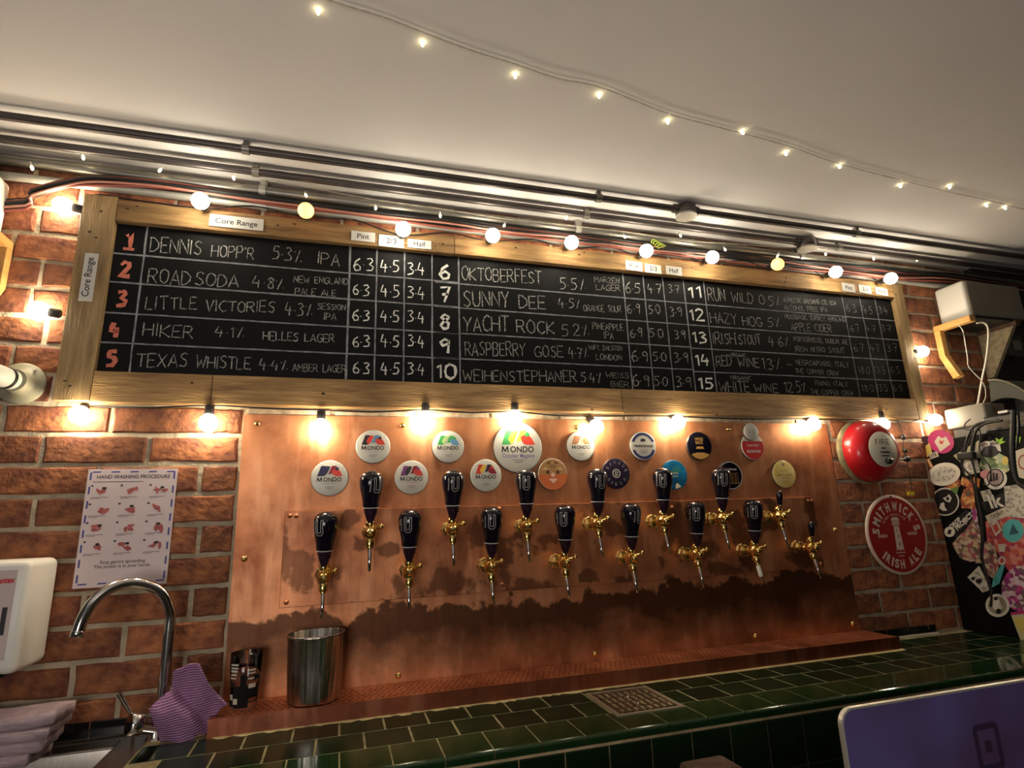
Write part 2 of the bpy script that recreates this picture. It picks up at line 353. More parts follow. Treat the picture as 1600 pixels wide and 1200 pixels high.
def ribbon(mb, pts, t, map2, jit=0.0, sub=1):
    if sub > 1: pts = [(a[0]+(c[0]-a[0])*k/sub, a[1]+(c[1]-a[1])*k/sub) for a, c in zip(pts, pts[1:]) for k in range(sub)]+[pts[-1]]
    n = len(pts); L = []; Rr = []
    for i, p in enumerate(pts):
        a = pts[max(i-1, 0)]; b = pts[min(i+1, n-1)]; dx, dy = b[0]-a[0], b[1]-a[1]; l = math.hypot(dx, dy) or 1
        tt = t*(1+R.uniform(-jit, jit)); nx, ny = -dy/l*tt/2, dx/l*tt/2
        L.append((p[0]+nx, p[1]+ny)); Rr.append((p[0]-nx, p[1]-ny))
    mb.add([map2(*q) for q in L+Rr], [(i, n+i, n+i+1, i+1) for i in range(n-1)])
def hand(mb, s, p0, p1, h, thick, Y, wob=.2):
    """write s between two baseline points on the plane y=Y (metres), cap height h"""
    tot = 0; xs = []
    for ch in s: xs.append(tot); tot += W_.get(ch, 4)+1.0
    tot -= 1.0
    p0 = Vector(p0); p1 = Vector(p1); k = (p1-p0).length/tot; d = (p1-p0).normalized(); up = Vector((-d.z*.2, 0, 1)).normalized()
    for ch, x in zip(s, xs):
        if ch not in G: continue
        oy = R.uniform(-.25, .25); sy = R.uniform(.92, 1.06)
        for st in G[ch].split('|'):
            pts = [tuple(map(float, q.split(','))) for q in st.split()]
            pts = [(a+R.uniform(-wob, wob), b+R.uniform(-wob, wob)) for a, b in pts]
            den = []
            for i in range(len(pts)-1):
                for q in range(2): den.append((pts[i][0]+(pts[i+1][0]-pts[i][0])*q/2, pts[i][1]+(pts[i+1][1]-pts[i][1])*q/2))
            den.append(pts[-1])
            fl = [((x+a)*k, (b*sy+oy)*h/6) for a, b in den]
            ribbon(mb, fl, thick, lambda a, b: (p0+d*a+up*b), .35)

# ================================================================== SETTING
ZC = 2.305
def struct(o): o['kind'] = 'structure'; return o
XL, XR, YF = -0.9, 4.1, -4.2
wall = struct(MB().box((XL, .0015, 0), (XR, .12, ZC)).obj('wall_back', X['mortar']))
struct(MB().box((XR, YF, 0), (XR+.1, .12, ZC)).obj('wall_right', X['dark_wall']))
struct(MB().box((XL, YF, ZC), (XR, .12, ZC+.08)).obj('ceiling', X['ceiling']))
struct(MB().box((XL, YF, -.08), (XR, .12, 0)).obj('floor', X['floor']))

struct(MB().box((3.525, -.03, 0), (XR, .0015, ZC)).obj('wall_pier', X['dark_wall']))
# bricks: every stretcher its own piece, laid in 75 mm courses
Z0 = 2.1555
def brick_mesh(Lx, seed):
    r = random.Random(seed); H = .0635; e = .0045; pts = []
    def edge(a, b, n):
        for i in range(n):
            t = i/n; yield (a[0]+(b[0]-a[0])*t, a[1]+(b[1]-a[1])*t)
    outl = list(edge((0,0), (Lx,0), 5)) + list(edge((Lx,0), (Lx,H), 2)) + list(edge((Lx,H), (0,H), 5)) + list(edge((0,H), (0,0), 2))
    n = len(outl); cx, cz = Lx/2, H/2; f = []; g = []; bk = []
    for (a, b) in outl:
        j = lambda s: r.uniform(-s, s)
        ch = .006 if r.random() < .14 else 0
        a2 = a+j(.0018); b2 = b+j(.0016)
        sx = 1 if a2 < cx else -1; sz = 1 if b2 < cz else -1
        fx = a2 + (sx*(e+ch) if (a < .001 or a > Lx-.001) else 0); fz = b2 + (sz*(e*.8+ch) if (b < .001 or b > H-.001) else 0)
        f.append((fx, -.0035+j(.0010), fz)); g.append((a2, .0005+j(.001), b2)); bk.append((a2, .012, b2))
    vs = f+g+bk+[(cx-Lx*.2, -.0055+r.uniform(-.001,.001), cz), (cx+Lx*.2, -.0055+r.uniform(-.001,.001), cz)]
    fs = []
    for i in range(n):
        k = (i+1) % n
        fs += [(i, n+i, n+k, k), (n+i, 2*n+i, 2*n+k, n+k)]
        m = 3*n + (0 if (f[i][0]+f[k][0])/2 < cx else 1)
        fs.append((i, k, m))
    # close the seam between both face centres
    lo = min(range(n), key=lambda i: abs(f[i][0]-cx)+f[i][2]*.1); 
    mb = MB(); 
    # single centre avoids slivers
    vs = f+g+bk+[(cx, -.0045, cz)]; fs = []
    for i in range(n):
        k = (i+1) % n
        fs += [(k, n+k, n+i, i), (n+k, 2*n+k, 2*n+i, n+i), (3*n, k, i)]
    mb.add(vs, fs); return mb.mesh('brick', X['brick'])
_bm = {}
def bmesh_for(L, s):
    k = (round(L/.005), s)
    if k not in _bm: _bm[k] = brick_mesh(k[0]*.005, hash(k) & 4095)
    return _bm[k]
BASE = {-1:.25, -2:.14, 0:.164, 1:.1185, 2:.189, 3:.1764, 4:.2189, 5:.159, 6:.2541, 7:.162, 8:.2505, 9:.15, 10:.2539, 11:.16, 12:.27, 13:.155, 14:.245, 15:.1525, 16:.25, 17:.15}
BASER = {10:2.835, 11:2.7375, 12:2.83, 13:2.738, 14:2.851, 15:2.7425, 16:2.853}
def lay(x0, x1, c, base):
    zt = Z0 - .075*c; zb = zt-.0705
    k = math.floor((x0-base)/.225); x = base + k*.225
    while x < x1:
        a = max(x, x0); b = min(x+.225, x1)
        L = b-a-.012
        if L > .022:
            hid_board = a > .285 and b < 3.095 and zb > 1.645 and zt < 2.185
            hid_cop = a > .66 and b < 2.68 and zt < 1.64
            if not (hid_board or hid_cop):
                o = place(wall, bmesh_for(L, R.randrange(5)), 'brick', (a+.006, R.uniform(-.0012, .0015), zb+.004)); o.rotation_euler.y = R.uniform(-.006, .006)
        x += .225
for c in range(-2, 17):
    if c in BASER:
        lay(-.5, 1.0 if c < 7 else .692, c, BASE[c]); lay(2.632, 3.52, c, BASER[c])
    elif c == 7: lay(-.5, .692, c, BASE[c]); lay(2.634, 3.52, c, BASE[c]+.01)
    else: lay(-.5, .692 if c > 7 else 3.52, c, BASE[c])
    if c not in BASER and c > 7: lay(2.632, 3.52, c, BASE[c]+.005)

# lime-washed brick edges showing between the chalkboard and the copper sheet
x = .70
while x < 2.60:
    q = min(x+.213, 2.628); MB().box((x, -.003, 1.6170), (q, .003, 1.6310)).obj('brick', X['washed'], wall, bevel=.002); x += .225
# ================================================================== COUNTER
ZT = .8803
wt = thing('tiled_worktop', 'long dark green glazed tile worktop with sandy grout running along the brick wall', 'worktop')
XW0 = .565
MB().box((XW0, -.424, .655), (XR-.02, .0012, .8795)).obj('tile_bed', X['grout'], wt)
MB().box((XW0, -.414, .0), (XR-.02, .0010, .655)).obj('carcass', X['dark_wood'], wt)
def tile_mesh(wd, dp, hgt=.006, name='tile', m='tile', nose=False):
    b = MB(); e = .0016
    if not nose:
        b.add([(0,0,0),(wd,0,0),(wd,dp,0),(0,dp,0),(0,0,hgt-e),(wd,0,hgt-e),(wd,dp,hgt-e),(0,dp,hgt-e),(e,e,hgt),(wd-e,e,hgt),(wd-e,dp-e,hgt),(e,dp-e,hgt)],
              [(0,3,2,1),(0,1,5,4),(1,2,6,5),(2,3,7,6),(3,0,4,7),(4,5,9,8),(5,6,10,9),(6,7,11,10),(7,4,8,11),(8,9,10,11)])
    else:
        pr = [(dp, 0), (dp, hgt)] + [(.008-.010*math.sin(t), hgt-.008+.008*math.cos(t)) for t in [i*PI/2/5 for i in range(6)]] + [(-.002, -.010), (.004, -.012), (.004, 0)]
        n = len(pr); vs = [(0, p[0], p[1]) for p in pr]+[(wd, p[0], p[1]) for p in pr]
        b.add(vs, [(i, n+i, n+(i+1) % n, (i+1) % n) for i in range(n)] + [tuple(range(n)), tuple(range(2*n-1, n-1, -1))])
    me = b.mesh(name, X[m]); q = bmesh.new(); q.from_mesh(me); bmesh.ops.recalc_face_normals(q, faces=q.faces); q.to_mesh(me); q.free(); return me
PT = .0966
tmF = tile_mesh(PT-.003, .1045, .0065, nose=True, m='tile_nose'); tm = tile_mesh(PT-.003, .0935); tmb = tile_mesh(PT-.004, .0925, .0065)
k0 = 1.0575
nf = 0
for i in range(-5, 31):
    x = k0+i*PT
    if x < XW0: continue
    if x+PT > XR-.03: break
    if x > 3.2: continue                        # hidden behind the fridge end of the bar from here on
    place(wt, tmF, 'tile', (x+.002, -.4285, ZT-.0065+.0))
for row, y0 in enumerate((-.3205, -.2245, -.1285)):
    for i in range(-6, 31):
        x = k0+i*PT + (.05 if row % 2 == 0 else 0)
        if x < XW0 or x > 3.3: continue
        if row == 2 and x < 2.645: continue
        if row < 2 and 1.49 < x+PT/2 < 1.79 and -.36 < y0 < -.15:
            # tiles cut round the drain
            continue
        place(wt, tm, 'tile', (x+.002, y0, ZT-.006))
# cut pieces beside the drain
def cutt(xa, xb, ya, yb):
    MB().box((xa, ya, ZT-.006), (xb, yb, ZT)).obj('tile', X['tile'], wt, bevel=.0012)
for ya, yb, off in ((-.3205, -.228, .05), (-.2245, -.132, 0)):
    xs = [k0+i*PT+off for i in range(-6, 31) if not (k0+i*PT+off < XW0) and 1.49 < k0+i*PT+off+PT/2 < 1.79]
    if xs[0]+.002 < 1.548: cutt(xs[0]+.002, 1.552, ya, yb)
    if xs[-1]+PT > 1.735: cutt(1.731, xs[-1]+PT-.002, ya, yb)
    if ya > -.23: cutt(1.556, 1.728, -.163, yb)
place(wt, tile_mesh(.035, .0925), 'tile', (XW0+.002, -.2245, ZT-.006))
MB().box((XW0, -.4285, .8568), (XR-.03, -.420, .8622)).obj('grout_line', X['bed'], wt)
# front face tiles, upright
tf = tile_mesh(.0960-.003, .098)
for i in range(0, 28):
    x = .6175 + i*.0978
    for zf_ in (.7580, .6575):
        o = place(wt, tf, 'tile', (x, -.424, zf_)); o.rotation_euler.x = PI/2
# upstand tiles at the wall
for x in (2.650, 2.744, 2.838, 2.932):
    wd = .088 if x < 2.9 else .03
    MB().box((x, -.006, .8835), (x+wd, .004, .909)).obj('upstand_tile', X['tile_black'], wt, bevel=.0015)
MB().box((2.745, -.012, .8795), (2.965, -.004, .884)).obj('sealant', X['white_plastic'], wt)
# ragged sealant line at the foot of the drip tray
b = MB(); xx = .70; prev = -.150
vs = []; n = 0
while xx < 2.655:
    t = (xx-.7)/1.95
    wdt = .006 + .006*t + (R.uniform(-.006, .007) if xx < 1.75 else R.uniform(-.001, .001))
    wdt = max(.0005, wdt); vs += [(xx, -.137, .8835), (xx, -.1375-wdt, ZT+.0006)]; n += 1; xx += R.uniform(.008, .02)
b.add(vs, [(2*i, 2*i+1, 2*i+3, 2*i+2) for i in range(n-1)]); b.obj('sealant', X['sealant'], wt)

# drain grate
dg = thing('drain_grate', 'square metal drain grate with patterned slots set in the green tiles', 'drain')
b = MB(); dx0, dx1, dy0, dy1 = 1.556, 1.728, -.352, -.168
for a, c in (((dx0,dy0),(dx1,dy0+.010)), ((dx0,dy1-.010),(dx1,dy1)), ((dx0,dy0+.01),(dx0+.010,dy1-.01)), ((dx1-.010,dy0+.01),(dx1,dy1-.01))):
    b.box((*a, ZT-.004), (*c, ZT+.0025))
b.obj('frame', mat('drain_frame', (.5, .42, .3), .35, .6), dg)
MB().box((dx0+.01, dy0+.01, ZT-.006), (dx1-.01, dy1-.01, ZT-.004)).obj('sump', X['void'], dg)
b = MB()
for i in range(9):
    x = dx0+.016+i*.0178
    for j in range(4):
        y = dy0+.014+j*.0405 + (.006 if i % 2 else 0)
        b.box((x, y, ZT-.003), (x+.009, min(y+.031, dy1-.012), ZT+.001))
for j in range(5): b.box((dx0+.01, dy0+.011+j*.0395, ZT-.0035), (dx1-.01, dy0+.017+j*.0395, ZT+.0002))
b.obj('slotted_plate', mat('drain_plate', (.22, .15, .11), .35, .8), dg)
for p in ((1.642, -.235), (1.642, -.285)): MB().sphere((*p, ZT+.001), .004, 10, 6).obj('screw', X['chrome'], dg)

# sink
sk = thing('steel_sink', 'brushed steel sink and ribbed drainer beside the green tiles', 'sink')
ZS = .874
MB().box((-.6, -.42, 0), (XW0-.005, .004, .70)).obj('cabinet', X['dark_wood'], sk)
b = MB()   # rim and bowl
bx0, bx1, by0, by1 = .30, .50, -.40, -.085
b.box((-.6, -.424, ZS-.012), (bx0, -.03, ZS)); b.box((bx1, -.424, ZS-.012), (XW0-.003, -.03, ZS)); b.box((bx0, by1, ZS-.012), (bx1, -.03, ZS)); b.box((bx0, -.424, ZS-.012), (bx1, by0, ZS))
b.obj('sink_top', X['steel'], sk, bevel=.002)
b = MB(); zb_ = ZS-.15; q = .02
b.add([(bx0,by0,ZS-.004),(bx1,by0,ZS-.004),(bx1,by1,ZS-.004),(bx0,by1,ZS-.004),(bx0+q,by0+q,zb_),(bx1-q,by0+q,zb_),(bx1-q,by1-q,zb_),(bx0+q,by1-q,zb_)],
      [(0,1,5,4),(1,2,6,5),(2,3,7,6),(3,0,4,7),(4,5,6,7)]); b.obj('bowl', X['steel'], sk)
b = MB()
for i in range(7): b.tube([(-.05+i*.045, -.39, ZS+.001), (-.05+i*.045, -.10, ZS+.001)], .0035, 6)
b.obj('drainer_rib', X['steel'], sk)
b = MB(); b.box((-.6, -.034, .866), (.69, -.006, .8745)); b.obj('rear_ledge', X['steel'], sk, bevel=.002)
us = thing('splashback_tiles', 'narrow row of black upstand tiles behind the steel sink', 'tiles')
for i in range(8):
    x = -.02+i*.0895
    MB().box((x, -.008, .876), (x+.0865, .004, .909)).obj('tile', X['tile_black'], us, bevel=.0015)

# ================================================================== COPPER
cp = thing('copper_back_panel', 'tall aged copper sheet screwed to the brick wall behind the beer taps', 'wall panel')
b = MB(); nx, nz = 40, 16
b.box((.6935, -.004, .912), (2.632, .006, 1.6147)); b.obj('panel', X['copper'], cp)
def screw(parent, p, r=.0065, m='brass'):
    MB().lathe([(r*1.25, 0), (r*1.2, .0015), (r*.9, .003), (r*.6, .0052), (.0005, .006)], p, (0,-1,0), 12).obj('screw', X[m], parent)
for x, z in [(.7266,1.5905),(1.1112,1.5903),(1.6493,1.5912),(2.2096,1.5913),(.719,1.2438),(2.5922,1.2435),(1.1062,.9335),(1.6633,.9335),(2.2134,.9335),(2.6032,.9377)]:
    screw(cp, (x, -.004, z))
tp = thing('copper_tap_plate', 'long narrow copper plate mounted proud of the sheet, carrying the beer taps', 'tap plate')
SY = -.012
MB().add([(.810,-.016,1.3585),(2.509,-.016,1.3572),(2.512,-.016,1.126),(.808,-.016,1.121),(.810,-.004,1.3585),(2.509,-.004,1.3572),(2.512,-.004,1.126),(.808,-.004,1.121)],
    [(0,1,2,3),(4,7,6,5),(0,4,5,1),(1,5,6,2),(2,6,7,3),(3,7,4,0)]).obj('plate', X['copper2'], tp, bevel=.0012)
for x, z in [(.8225,1.3466),(.838,1.3461),(1.388,1.349),(1.954,1.337),(2.487,1.3438),(2.502,1.3438),(2.498,1.1375),(.825,1.134),(1.389,1.141)]:
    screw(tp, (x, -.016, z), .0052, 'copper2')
# drip tray with real drain holes
dt = thing('copper_drip_tray', 'long copper drip tray with rows of small drain holes under the taps', 'drip tray')
b = MB(); tx0, tx1, ty0, ty1, tz = .690, 2.640, -.1366, -.005, .9165
PX_, PY_ = .0150, .0165
nX = int((tx1-tx0-.04)/PX_); nY = 6; gx0 = tx0+.02; gy0 = ty0+.016
def quad(mb, a, c, z): mb.add([(a[0],a[1],z),(c[0],a[1],z),(c[0],c[1],z),(a[0],c[1],z)], [(0,1,2,3)])
gx1 = gx0+nX*PX_; gy1 = gy0+nY*PY_
quad(b, (tx0,ty0), (tx1,gy0), tz); quad(b, (tx0,gy1), (tx1,ty1), tz); quad(b, (tx0,gy0), (gx0,gy1), tz); quad(b, (gx1,gy0), (tx1,gy1), tz)
for j in range(nY):
    for i in range(nX):
        x = gx0+i*PX_; y = gy0+j*PY_
        sh = .003 if j % 2 else -.003
        cx, cy = x+PX_/2+sh, y+PY_/2
        o8 = [(x,y),(x+PX_/2,y),(x+PX_,y),(x+PX_,y+PY_/2),(x+PX_,y+PY_),(x+PX_/2,y+PY_),(x,y+PY_),(x,y+PY_/2)]
        an = [225,270,315,0,45,90,135,180]
        h8 = [(cx+.0030*math.cos(math.radians(a)), cy+.0030*math.sin(math.radians(a))) for a in an]
        b.add([(p[0],p[1],tz) for p in o8]+[(p[0],p[1],tz) for p in h8], [(k, (k+1)%8, 8+(k+1)%8, 8+k) for k in range(8)])
b.obj('perforated_top', X['copper_tray'], dt)
b = MB(); b.box((tx0, ty0-.0015, .8795), (tx1, ty0, tz+.0018)); b.box((tx0-.0015, ty0, .8795), (tx0, ty1, tz)); b.box((tx1, ty0, .8795), (tx1+.0015, ty1, tz))
b.obj('lip', X['copper_lip'], dt)
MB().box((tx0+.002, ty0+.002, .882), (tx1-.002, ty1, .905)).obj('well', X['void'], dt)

# ------------------------------------------------------------------ beer taps
def tap_meshes(small=False):
    P = {}
    ax = (0,-1,0)
    P['collar'] = MB().lathe([(.021,0),(.021,.003),(.0165,.006),(.0165,.012),(.0195,.0125),(.0195,.023),(.014,.026)], (0,0,0), ax, 8, False).mesh('collar', X['brass'])
    b = MB().lathe([(.0105,.02),(.0105,.044),(.0135,.046),(.0135,.051),(.0115,.053),(.0155,.061),(.0170,.068),(.0155,.076),(.0085,.082),(.0100,.084),(.0102,.091),(.004,.094)], (0,0,0), ax, 16)
    b.lathe([(.010,-.018),(.0155,-.012),(.0155,.004),(.012,.010),(.010,.014)], (0,-.068,0), (0,0,1), 16)
    b.sphere((0,-.068,.022), .0125, 14, 8)
    b.tube([(.004,-.070,.008),(.021,-.080,.012)], .0055, 8); b.sphere((.0265,-.083,.0135), .0072, 10, 6)
    P['body'] = b.mesh('body', X['brass'])
    a = Vector((0,-.26,-1)).normalized(); c = Vector((0,-.068,-.014))
    P['spout'] = MB().lathe([(.0100,0),(.0115,.006),(.0105,.020),(.0075,.0235),(.0075,.027)], c, a, 14).mesh('spout', X['brass'])
    P['nozzle'] = MB().lathe([(.0042,.026),(.0052,.030),(.0048,.05),(.0036,.082),(.0026,.082),(.0026,.05)], c, a, 12, caps=False).mesh('nozzle', X['chrome'])
    hz = Vector((0,-.075,0)); ha = Vector((0,-.10,1)).normalized()
    if not small:
        P['ferrule'] = MB().lathe([(.0065,.024),(.0090,.029),(.0125,.040),(.0162,.052),(.0180,.0625)], hz, ha, 16).mesh('ferrule', X['wrap'])
        P['handle'] = MB().lathe(HP, hz, ha, 24).mesh('handle', X['black_gloss'])
        P['foil_edge'] = MB().lathe([(.0192,.0612),(.0200,.0618),(.0200,.0632),(.0192,.0640)], hz, ha, 24).mesh('foil_edge', X['mark'])
        P['foil_crease'] = MB().lathe([(.0140,.0460),(.0151,.0468),(.0150,.0474)], hz, (ha+RX*.05).normalized(), 20, caps=False).mesh('foil_crease', X['wrap'])
    else:
        P['ferrule'] = MB().lathe([(.005,.026),(.0065,.030),(.0065,.036)], hz, ha, 12).mesh('ferrule', X['brass'])
        P['handle'] = MB().lathe([(.0068,.036),(.0075,.040),(.0095,.055),(.0108,.066),(.0098,.075),(.006,.080),(.0008,.081)], hz, ha, 18).mesh('handle', X['black_gloss'])
    return P
HP = [(.0190,.062),(.0204,.066),(.0216,.078),(.0242,.092),(.0280,.108),(.0302,.124),(.0298,.136),(.0262,.146),(.0195,.152),(.0100,.1555),(.0006,.1565)]
BT = tap_meshes(); ST = tap_meshes(True)
def hr(h):
    for (r0, h0), (r1, h1) in zip(HP, HP[1:]):
        if h0 <= h <= h1: return r0+(r1-r0)*(h-h0)/(h1-h0)
    return .02
def marking(th0):
    """outlined letter and tiny side text wrapped on the handle"""
    b = MB(); ha = Vector((0,-.10,1)).normalized(); hz = Vector((0,-.075,0)); fr = Vector((0,-1,-.10)).normalized()
    def mp(a, h):
        h = .096+h; r = hr(h)+.0007; t = th0 + a/r
        return hz + ha*h + (RX*math.sin(t) + fr*math.cos(t))*r
    outl = [(-.0095,.042),(-.0095,.011),(-.005,.005),(.005,.005),(.0095,.011),(.0095,.042),(.0045,.042),(.0045,.012),(-.0045,.012),(-.0045,.042),(-.0095,.042)]
    ribbon(b, outl, .0013, mp, sub=6)
    for k in range(9):
        x = -.0205; z = .008+k*.0036
        ribbon(b, [(x, z), (x+.003, z), (x+.003, z+.0022), (x, z+.0022)], .0008, mp)
    return b.mesh('marking', X['mark'])
MK = [marking(-.25), marking(.55), marking(-.55), marking(.05)]
UPX = [1.0245+.2122*i for i in range(7)]; LOX = [.911+.2133*i for i in range(8)]
ordw = ['first', 'second', 'third', 'fourth', 'fifth', 'sixth', 'seventh', 'eighth']
rt = random.Random(4)
for row, (XS, z) in enumerate(((UPX, 1.297), (LOX, 1.196))):
    for i, x in enumerate(XS):
        small = (row == 0 and i == 6) or (row == 1 and i == 7)
        rw = 'upper' if row == 0 else 'lower'
        nm = 'short black handle' if small else 'large black pear-shaped handle'
        lb = f'brass beer tap with {nm}, {ordw[i]} from left in {rw} row'
        if row == 1 and i == 6: lb = 'beer tap with large black handle and paler nickel body, seventh from left in lower row'
        t = thing('beer_tap', lb, 'beer tap', 'brass beer taps on the copper plate', (x, -.016, z))
        P = ST if small else BT
        for k in ('collar', 'body', 'spout', 'ferrule'): place(t, P[k], k)
        place(t, P['nozzle'], 'nozzle')
        h = place(t, P['handle'], 'handle')
        if not small: place(t, P['foil_edge'], 'foil_edge'); place(t, P['foil_crease'], 'foil_crease')
        if not small:
            mk = bpy.data.objects.new('marking', MK[rt.randrange(4)]); COL.objects.link(mk); mk.parent = h
        t.rotation_euler.z = rt.uniform(-.06, .06)
        if row == 1 and i == 6:
            MB().lathe([(.0062,.03),(.0066,.04),(.0066,.060),(.005,.064)], (0,-.068,-.014), Vector((0,-.26,-1)), 12).obj('hose_end', X['white_plastic'], t)

# ------------------------------------------------------------------ badges
def badge(c, r, label, deco, base='badge_white', group='round beer badges on the copper sheet'):
    x, z = c; t = thing('beer_badge', label, 'badge', group, (x, -.004, z))
    MB().lathe([(r,0),(r,.007),(r*.985,.009)], (0,0,0), (0,-1,0), 36).obj('backing', X['badge_rim'], t)
    MB().lathe([(r*.985,.0085),(r*.97,.0103),(r*.93,.0108),(.0005,.0108)], (0,0,0), (0,-1,0), 36).obj('face', base if not isinstance(base, str) else X[base], t)
    layers = {}
    def L(m):
        k = m.name
        if k not in layers: layers[k] = (MB(), m)
        return layers[k][0]
    def pt(u, v, lv=0):   # on the domed face
        return (u, -(.0112+lv*.0003), v)
    deco(L, pt, r)
    for k, (mb, m) in layers.items(): mb.obj('print', m, t, kind='stuff')
    return t
def P2(mb, pts, pt, lv=0, sub=True): mb.add([pt(u, v, lv) for u, v in pts], [tuple(range(len(pts)-1, -1, -1))])
def circ(cx, cy, r, n=20): return [(cx+r*math.cos(2*PI*k/n), cy+r*math.sin(2*PI*k/n)) for k in range(n)]
def tx(mb, s, u, v, w, h, pt, lv=1, bold=.02):
    text_into(mb, s, (0,0,0), RX, UZ, w=w, h=h, bold=bold, fn=lambda a, b_: pt(u+a, v+b_, lv))
def arc_text(mb, s, rad, a0, a1, h, pt, lv=1, bold=.02, inward=False, cu=0, cv=0, wk=.8):
    n = len(s); ws = [.5 if ch in "I'" else .7 if ch == ' ' else 1.3 if ch in 'MW' else 1.0 for ch in s]
    tot = sum(ws)-ws[0]/2-ws[-1]/2; pos = []; acc = -ws[0]/2
    for q in ws: pos.append((acc+q/2)/tot); acc += q
    for i, ch in enumerate(s):
        if ch == ' ': continue
        a = a0+(a1-a0)*pos[i]
        rr = (math.cos(a), math.sin(a)); tt = (math.sin(a), -math.cos(a)); k = 1
        if inward: rr = (-rr[0], -rr[1]); tt = (-tt[0], -tt[1]); k = -1
        cw = h*wk*(.35 if ch in "I'" else 1.15 if ch in 'MW' else .85)
        base = rad if not inward else rad
        def fn(a_, b_, rr=rr, tt=tt, a=a, ch=ch): return pt(cu+(base+(h*.66 if ch == "'" else 0))*math.cos(a)+tt[0]*a_+rr[0]*b_, cv+(base+(h*.66 if ch == "'" else 0))*math.sin(a)+tt[1]*a_+rr[1]*b_, lv)
        text_into(mb, ch, (0,0,0), RX, UZ, w=cw, h=h*(1 if ch != "'" else .35), bold=bold, fn=fn)
def mondo(c1, c2, c3, c4, sub=None, name=None):
    def d(L, pt, r):
        k = r/.048; kk = k*1.18
        f = lambda P: [(a*(kk if b > 0 else k), b*(kk if b > 0 else k)) for a, b in P]
        P2(L(flat('logo_'+c1[0], c1[1])), f([(-.027,.004),(-.019,.027),(-.008,.027),(-.013,.004)]), pt)
        P2(L(flat('logo_'+c2[0], c2[1])), f([(-.011,.004),(-.005,.012),(.001,.025),(-.006,.027),(-.0125,.020),(-.016,.012)]), pt, 1)
        P2(L(flat('logo_'+c3[0], c3[1])), f([(-.003,.008),(.004,.027),(.015,.027),(.010,.018),(.005,.010)]), pt)
        P2(L(flat('logo_'+c4[0], c4[1])), f([(.004,.016),(.015,.022),(.023,.014),(.028,.004),(.012,.004),(.007,.008)]), pt, 1)
        P2(L(flat('logo_'+c1[0], c1[1])), f([(.010,.020),(.016,.025),(.020,.020),(.016,.016)]), pt, 2)
        tx(L(X['ink']), 'ONDO', .0073*k, -.0095*k, .046*k, .0112*k, pt, 1, .02)
        mp_ = [((-.0312+.0112*a)*k, (-.0095+.0110*b_)*k) for a, b_ in ((0,0),(.08,1),(.5,.12),(.92,1),(1,0))]
        for qa, qb in zip(mp_, mp_[1:]): ribbon(L(X['ink']), [qa, qb], .0024*k, lambda a, b_: pt(a, b_, 1))
        if name: tx(L(flat('badge_violet', (.16, .12, .3))), name, 0, -.0195*k, .062*k, .0075*k, pt, 1, .01)
        else: tx(L(sub or X['grey_ink']), 'beer name'[:0] or '~~~~~~~', 0, -.0165*k, .036*k, .0022*k, pt, 1, .03)
        for q, w_ in ((-.0245, .024), (-.0285, .016)): P2(L(X['grey_ink']), f([(-w_/2, q), (-w_/2, q+.0015), (w_/2, q+.0015), (w_/2, q)]), pt, 1)
    return d
navy = ('navy', (.02, .02, .07)); maroon = ('maroon', (.25, .015, .03)); red = ('red', (.6, .05, .03)); green = ('green', (.05, .3, .08)); lgreen = ('light_green', (.35, .5, .2))
blue = ('blue', (.1, .25, .45)); yellow = ('yellow', (.8, .45, .05)); brown = ('brown', (.35, .15, .07)); dk = ('dark', (.03, .02, .03)); purple = ('purple', (.2, .05, .2)); sky = ('sky', (.3, .5, .6))
badge((.9172, 1.4428), .0485, 'white beer badge with dark navy and maroon letter mark, leftmost of the lower badges', mondo(navy, navy, maroon, red))
badge((1.0297, 1.528), .0475, 'white beer badge with red and blue letter mark, leftmost of the upper badges', mondo(dk, red, blue, red, flat('badge_blue_ink', (.15, .2, .5))))
badge((1.1365, 1.4417), .0475, 'white beer badge with purple, maroon and red letter mark, second in the lower badge row', mondo(purple, dk, maroon, red, X['red_ink']))
badge((1.2408, 1.5284), .0475, 'white beer badge with green and blue letter mark, left of the big badge', mondo(green, lgreen, green, blue))
badge((1.3512, 1.4445), .0475, 'white beer badge with red, yellow and black letter mark below the big badge', mondo(red, yellow, dk, maroon))
badge((1.4522, 1.527), .077, 'largest white badge, twice the size of the others, naming October Maguire', mondo(green, yellow, yellow, red, name='October Maguire'), group='round beer badges on the copper sheet')
badge((1.6562, 1.5314), .0470, 'white beer badge with brown and rust letter mark, right of the big badge', mondo(brown, brown, lgreen, brown))
def d_face(L, pt, r):
    o = flat('badge_orange', (.62, .15, .045)); 
    P2(L(o), [(r*.97*math.cos(a), r*.97*math.sin(a)) for a in [PI+i*PI/18 for i in range(19)]], pt)
    t_ = flat('badge_tan', (.42, .22, .08)); dk_ = flat('badge_dkbrown', (.1, .045, .02))
    P2(L(t_), [(r*.95*math.cos(a), r*.95*math.sin(a)) for a in [i*PI/18 for i in range(19)]], pt)
    for s in (-1, 1):
        P2(L(dk_), [(s*a, b) for a, b in circ(.016, .006, .0055, 12)], pt, 1)
        P2(L(flat('badge_sand', (.65, .42, .2))), [(s*.010,.016),(s*.026,.020),(s*.034,.012),(s*.024,.013)], pt, 1)
        P2(L(dk_), [(s*.004,.040),(s*.014,.036),(s*.02,.03),(s*.01,.031)], pt, 1)
    for q in (.026, .021): P2(L(dk_), [(-.01,q),(-.01,q+.0015),(.01,q+.0015),(.01,q)], pt, 1)
    P2(L(flat('badge_nose', (.75, .5, .36))), circ(0, -.002, .0065), pt, 1)
    P2(L(flat('badge_pale', (.8, .5, .35))), [(-.015,-.018),(-.009,-.013),(.009,-.013),(.015,-.018),(.007,-.02),(.004,-.026),(-.004,-.026),(-.007,-.02)], pt, 1)
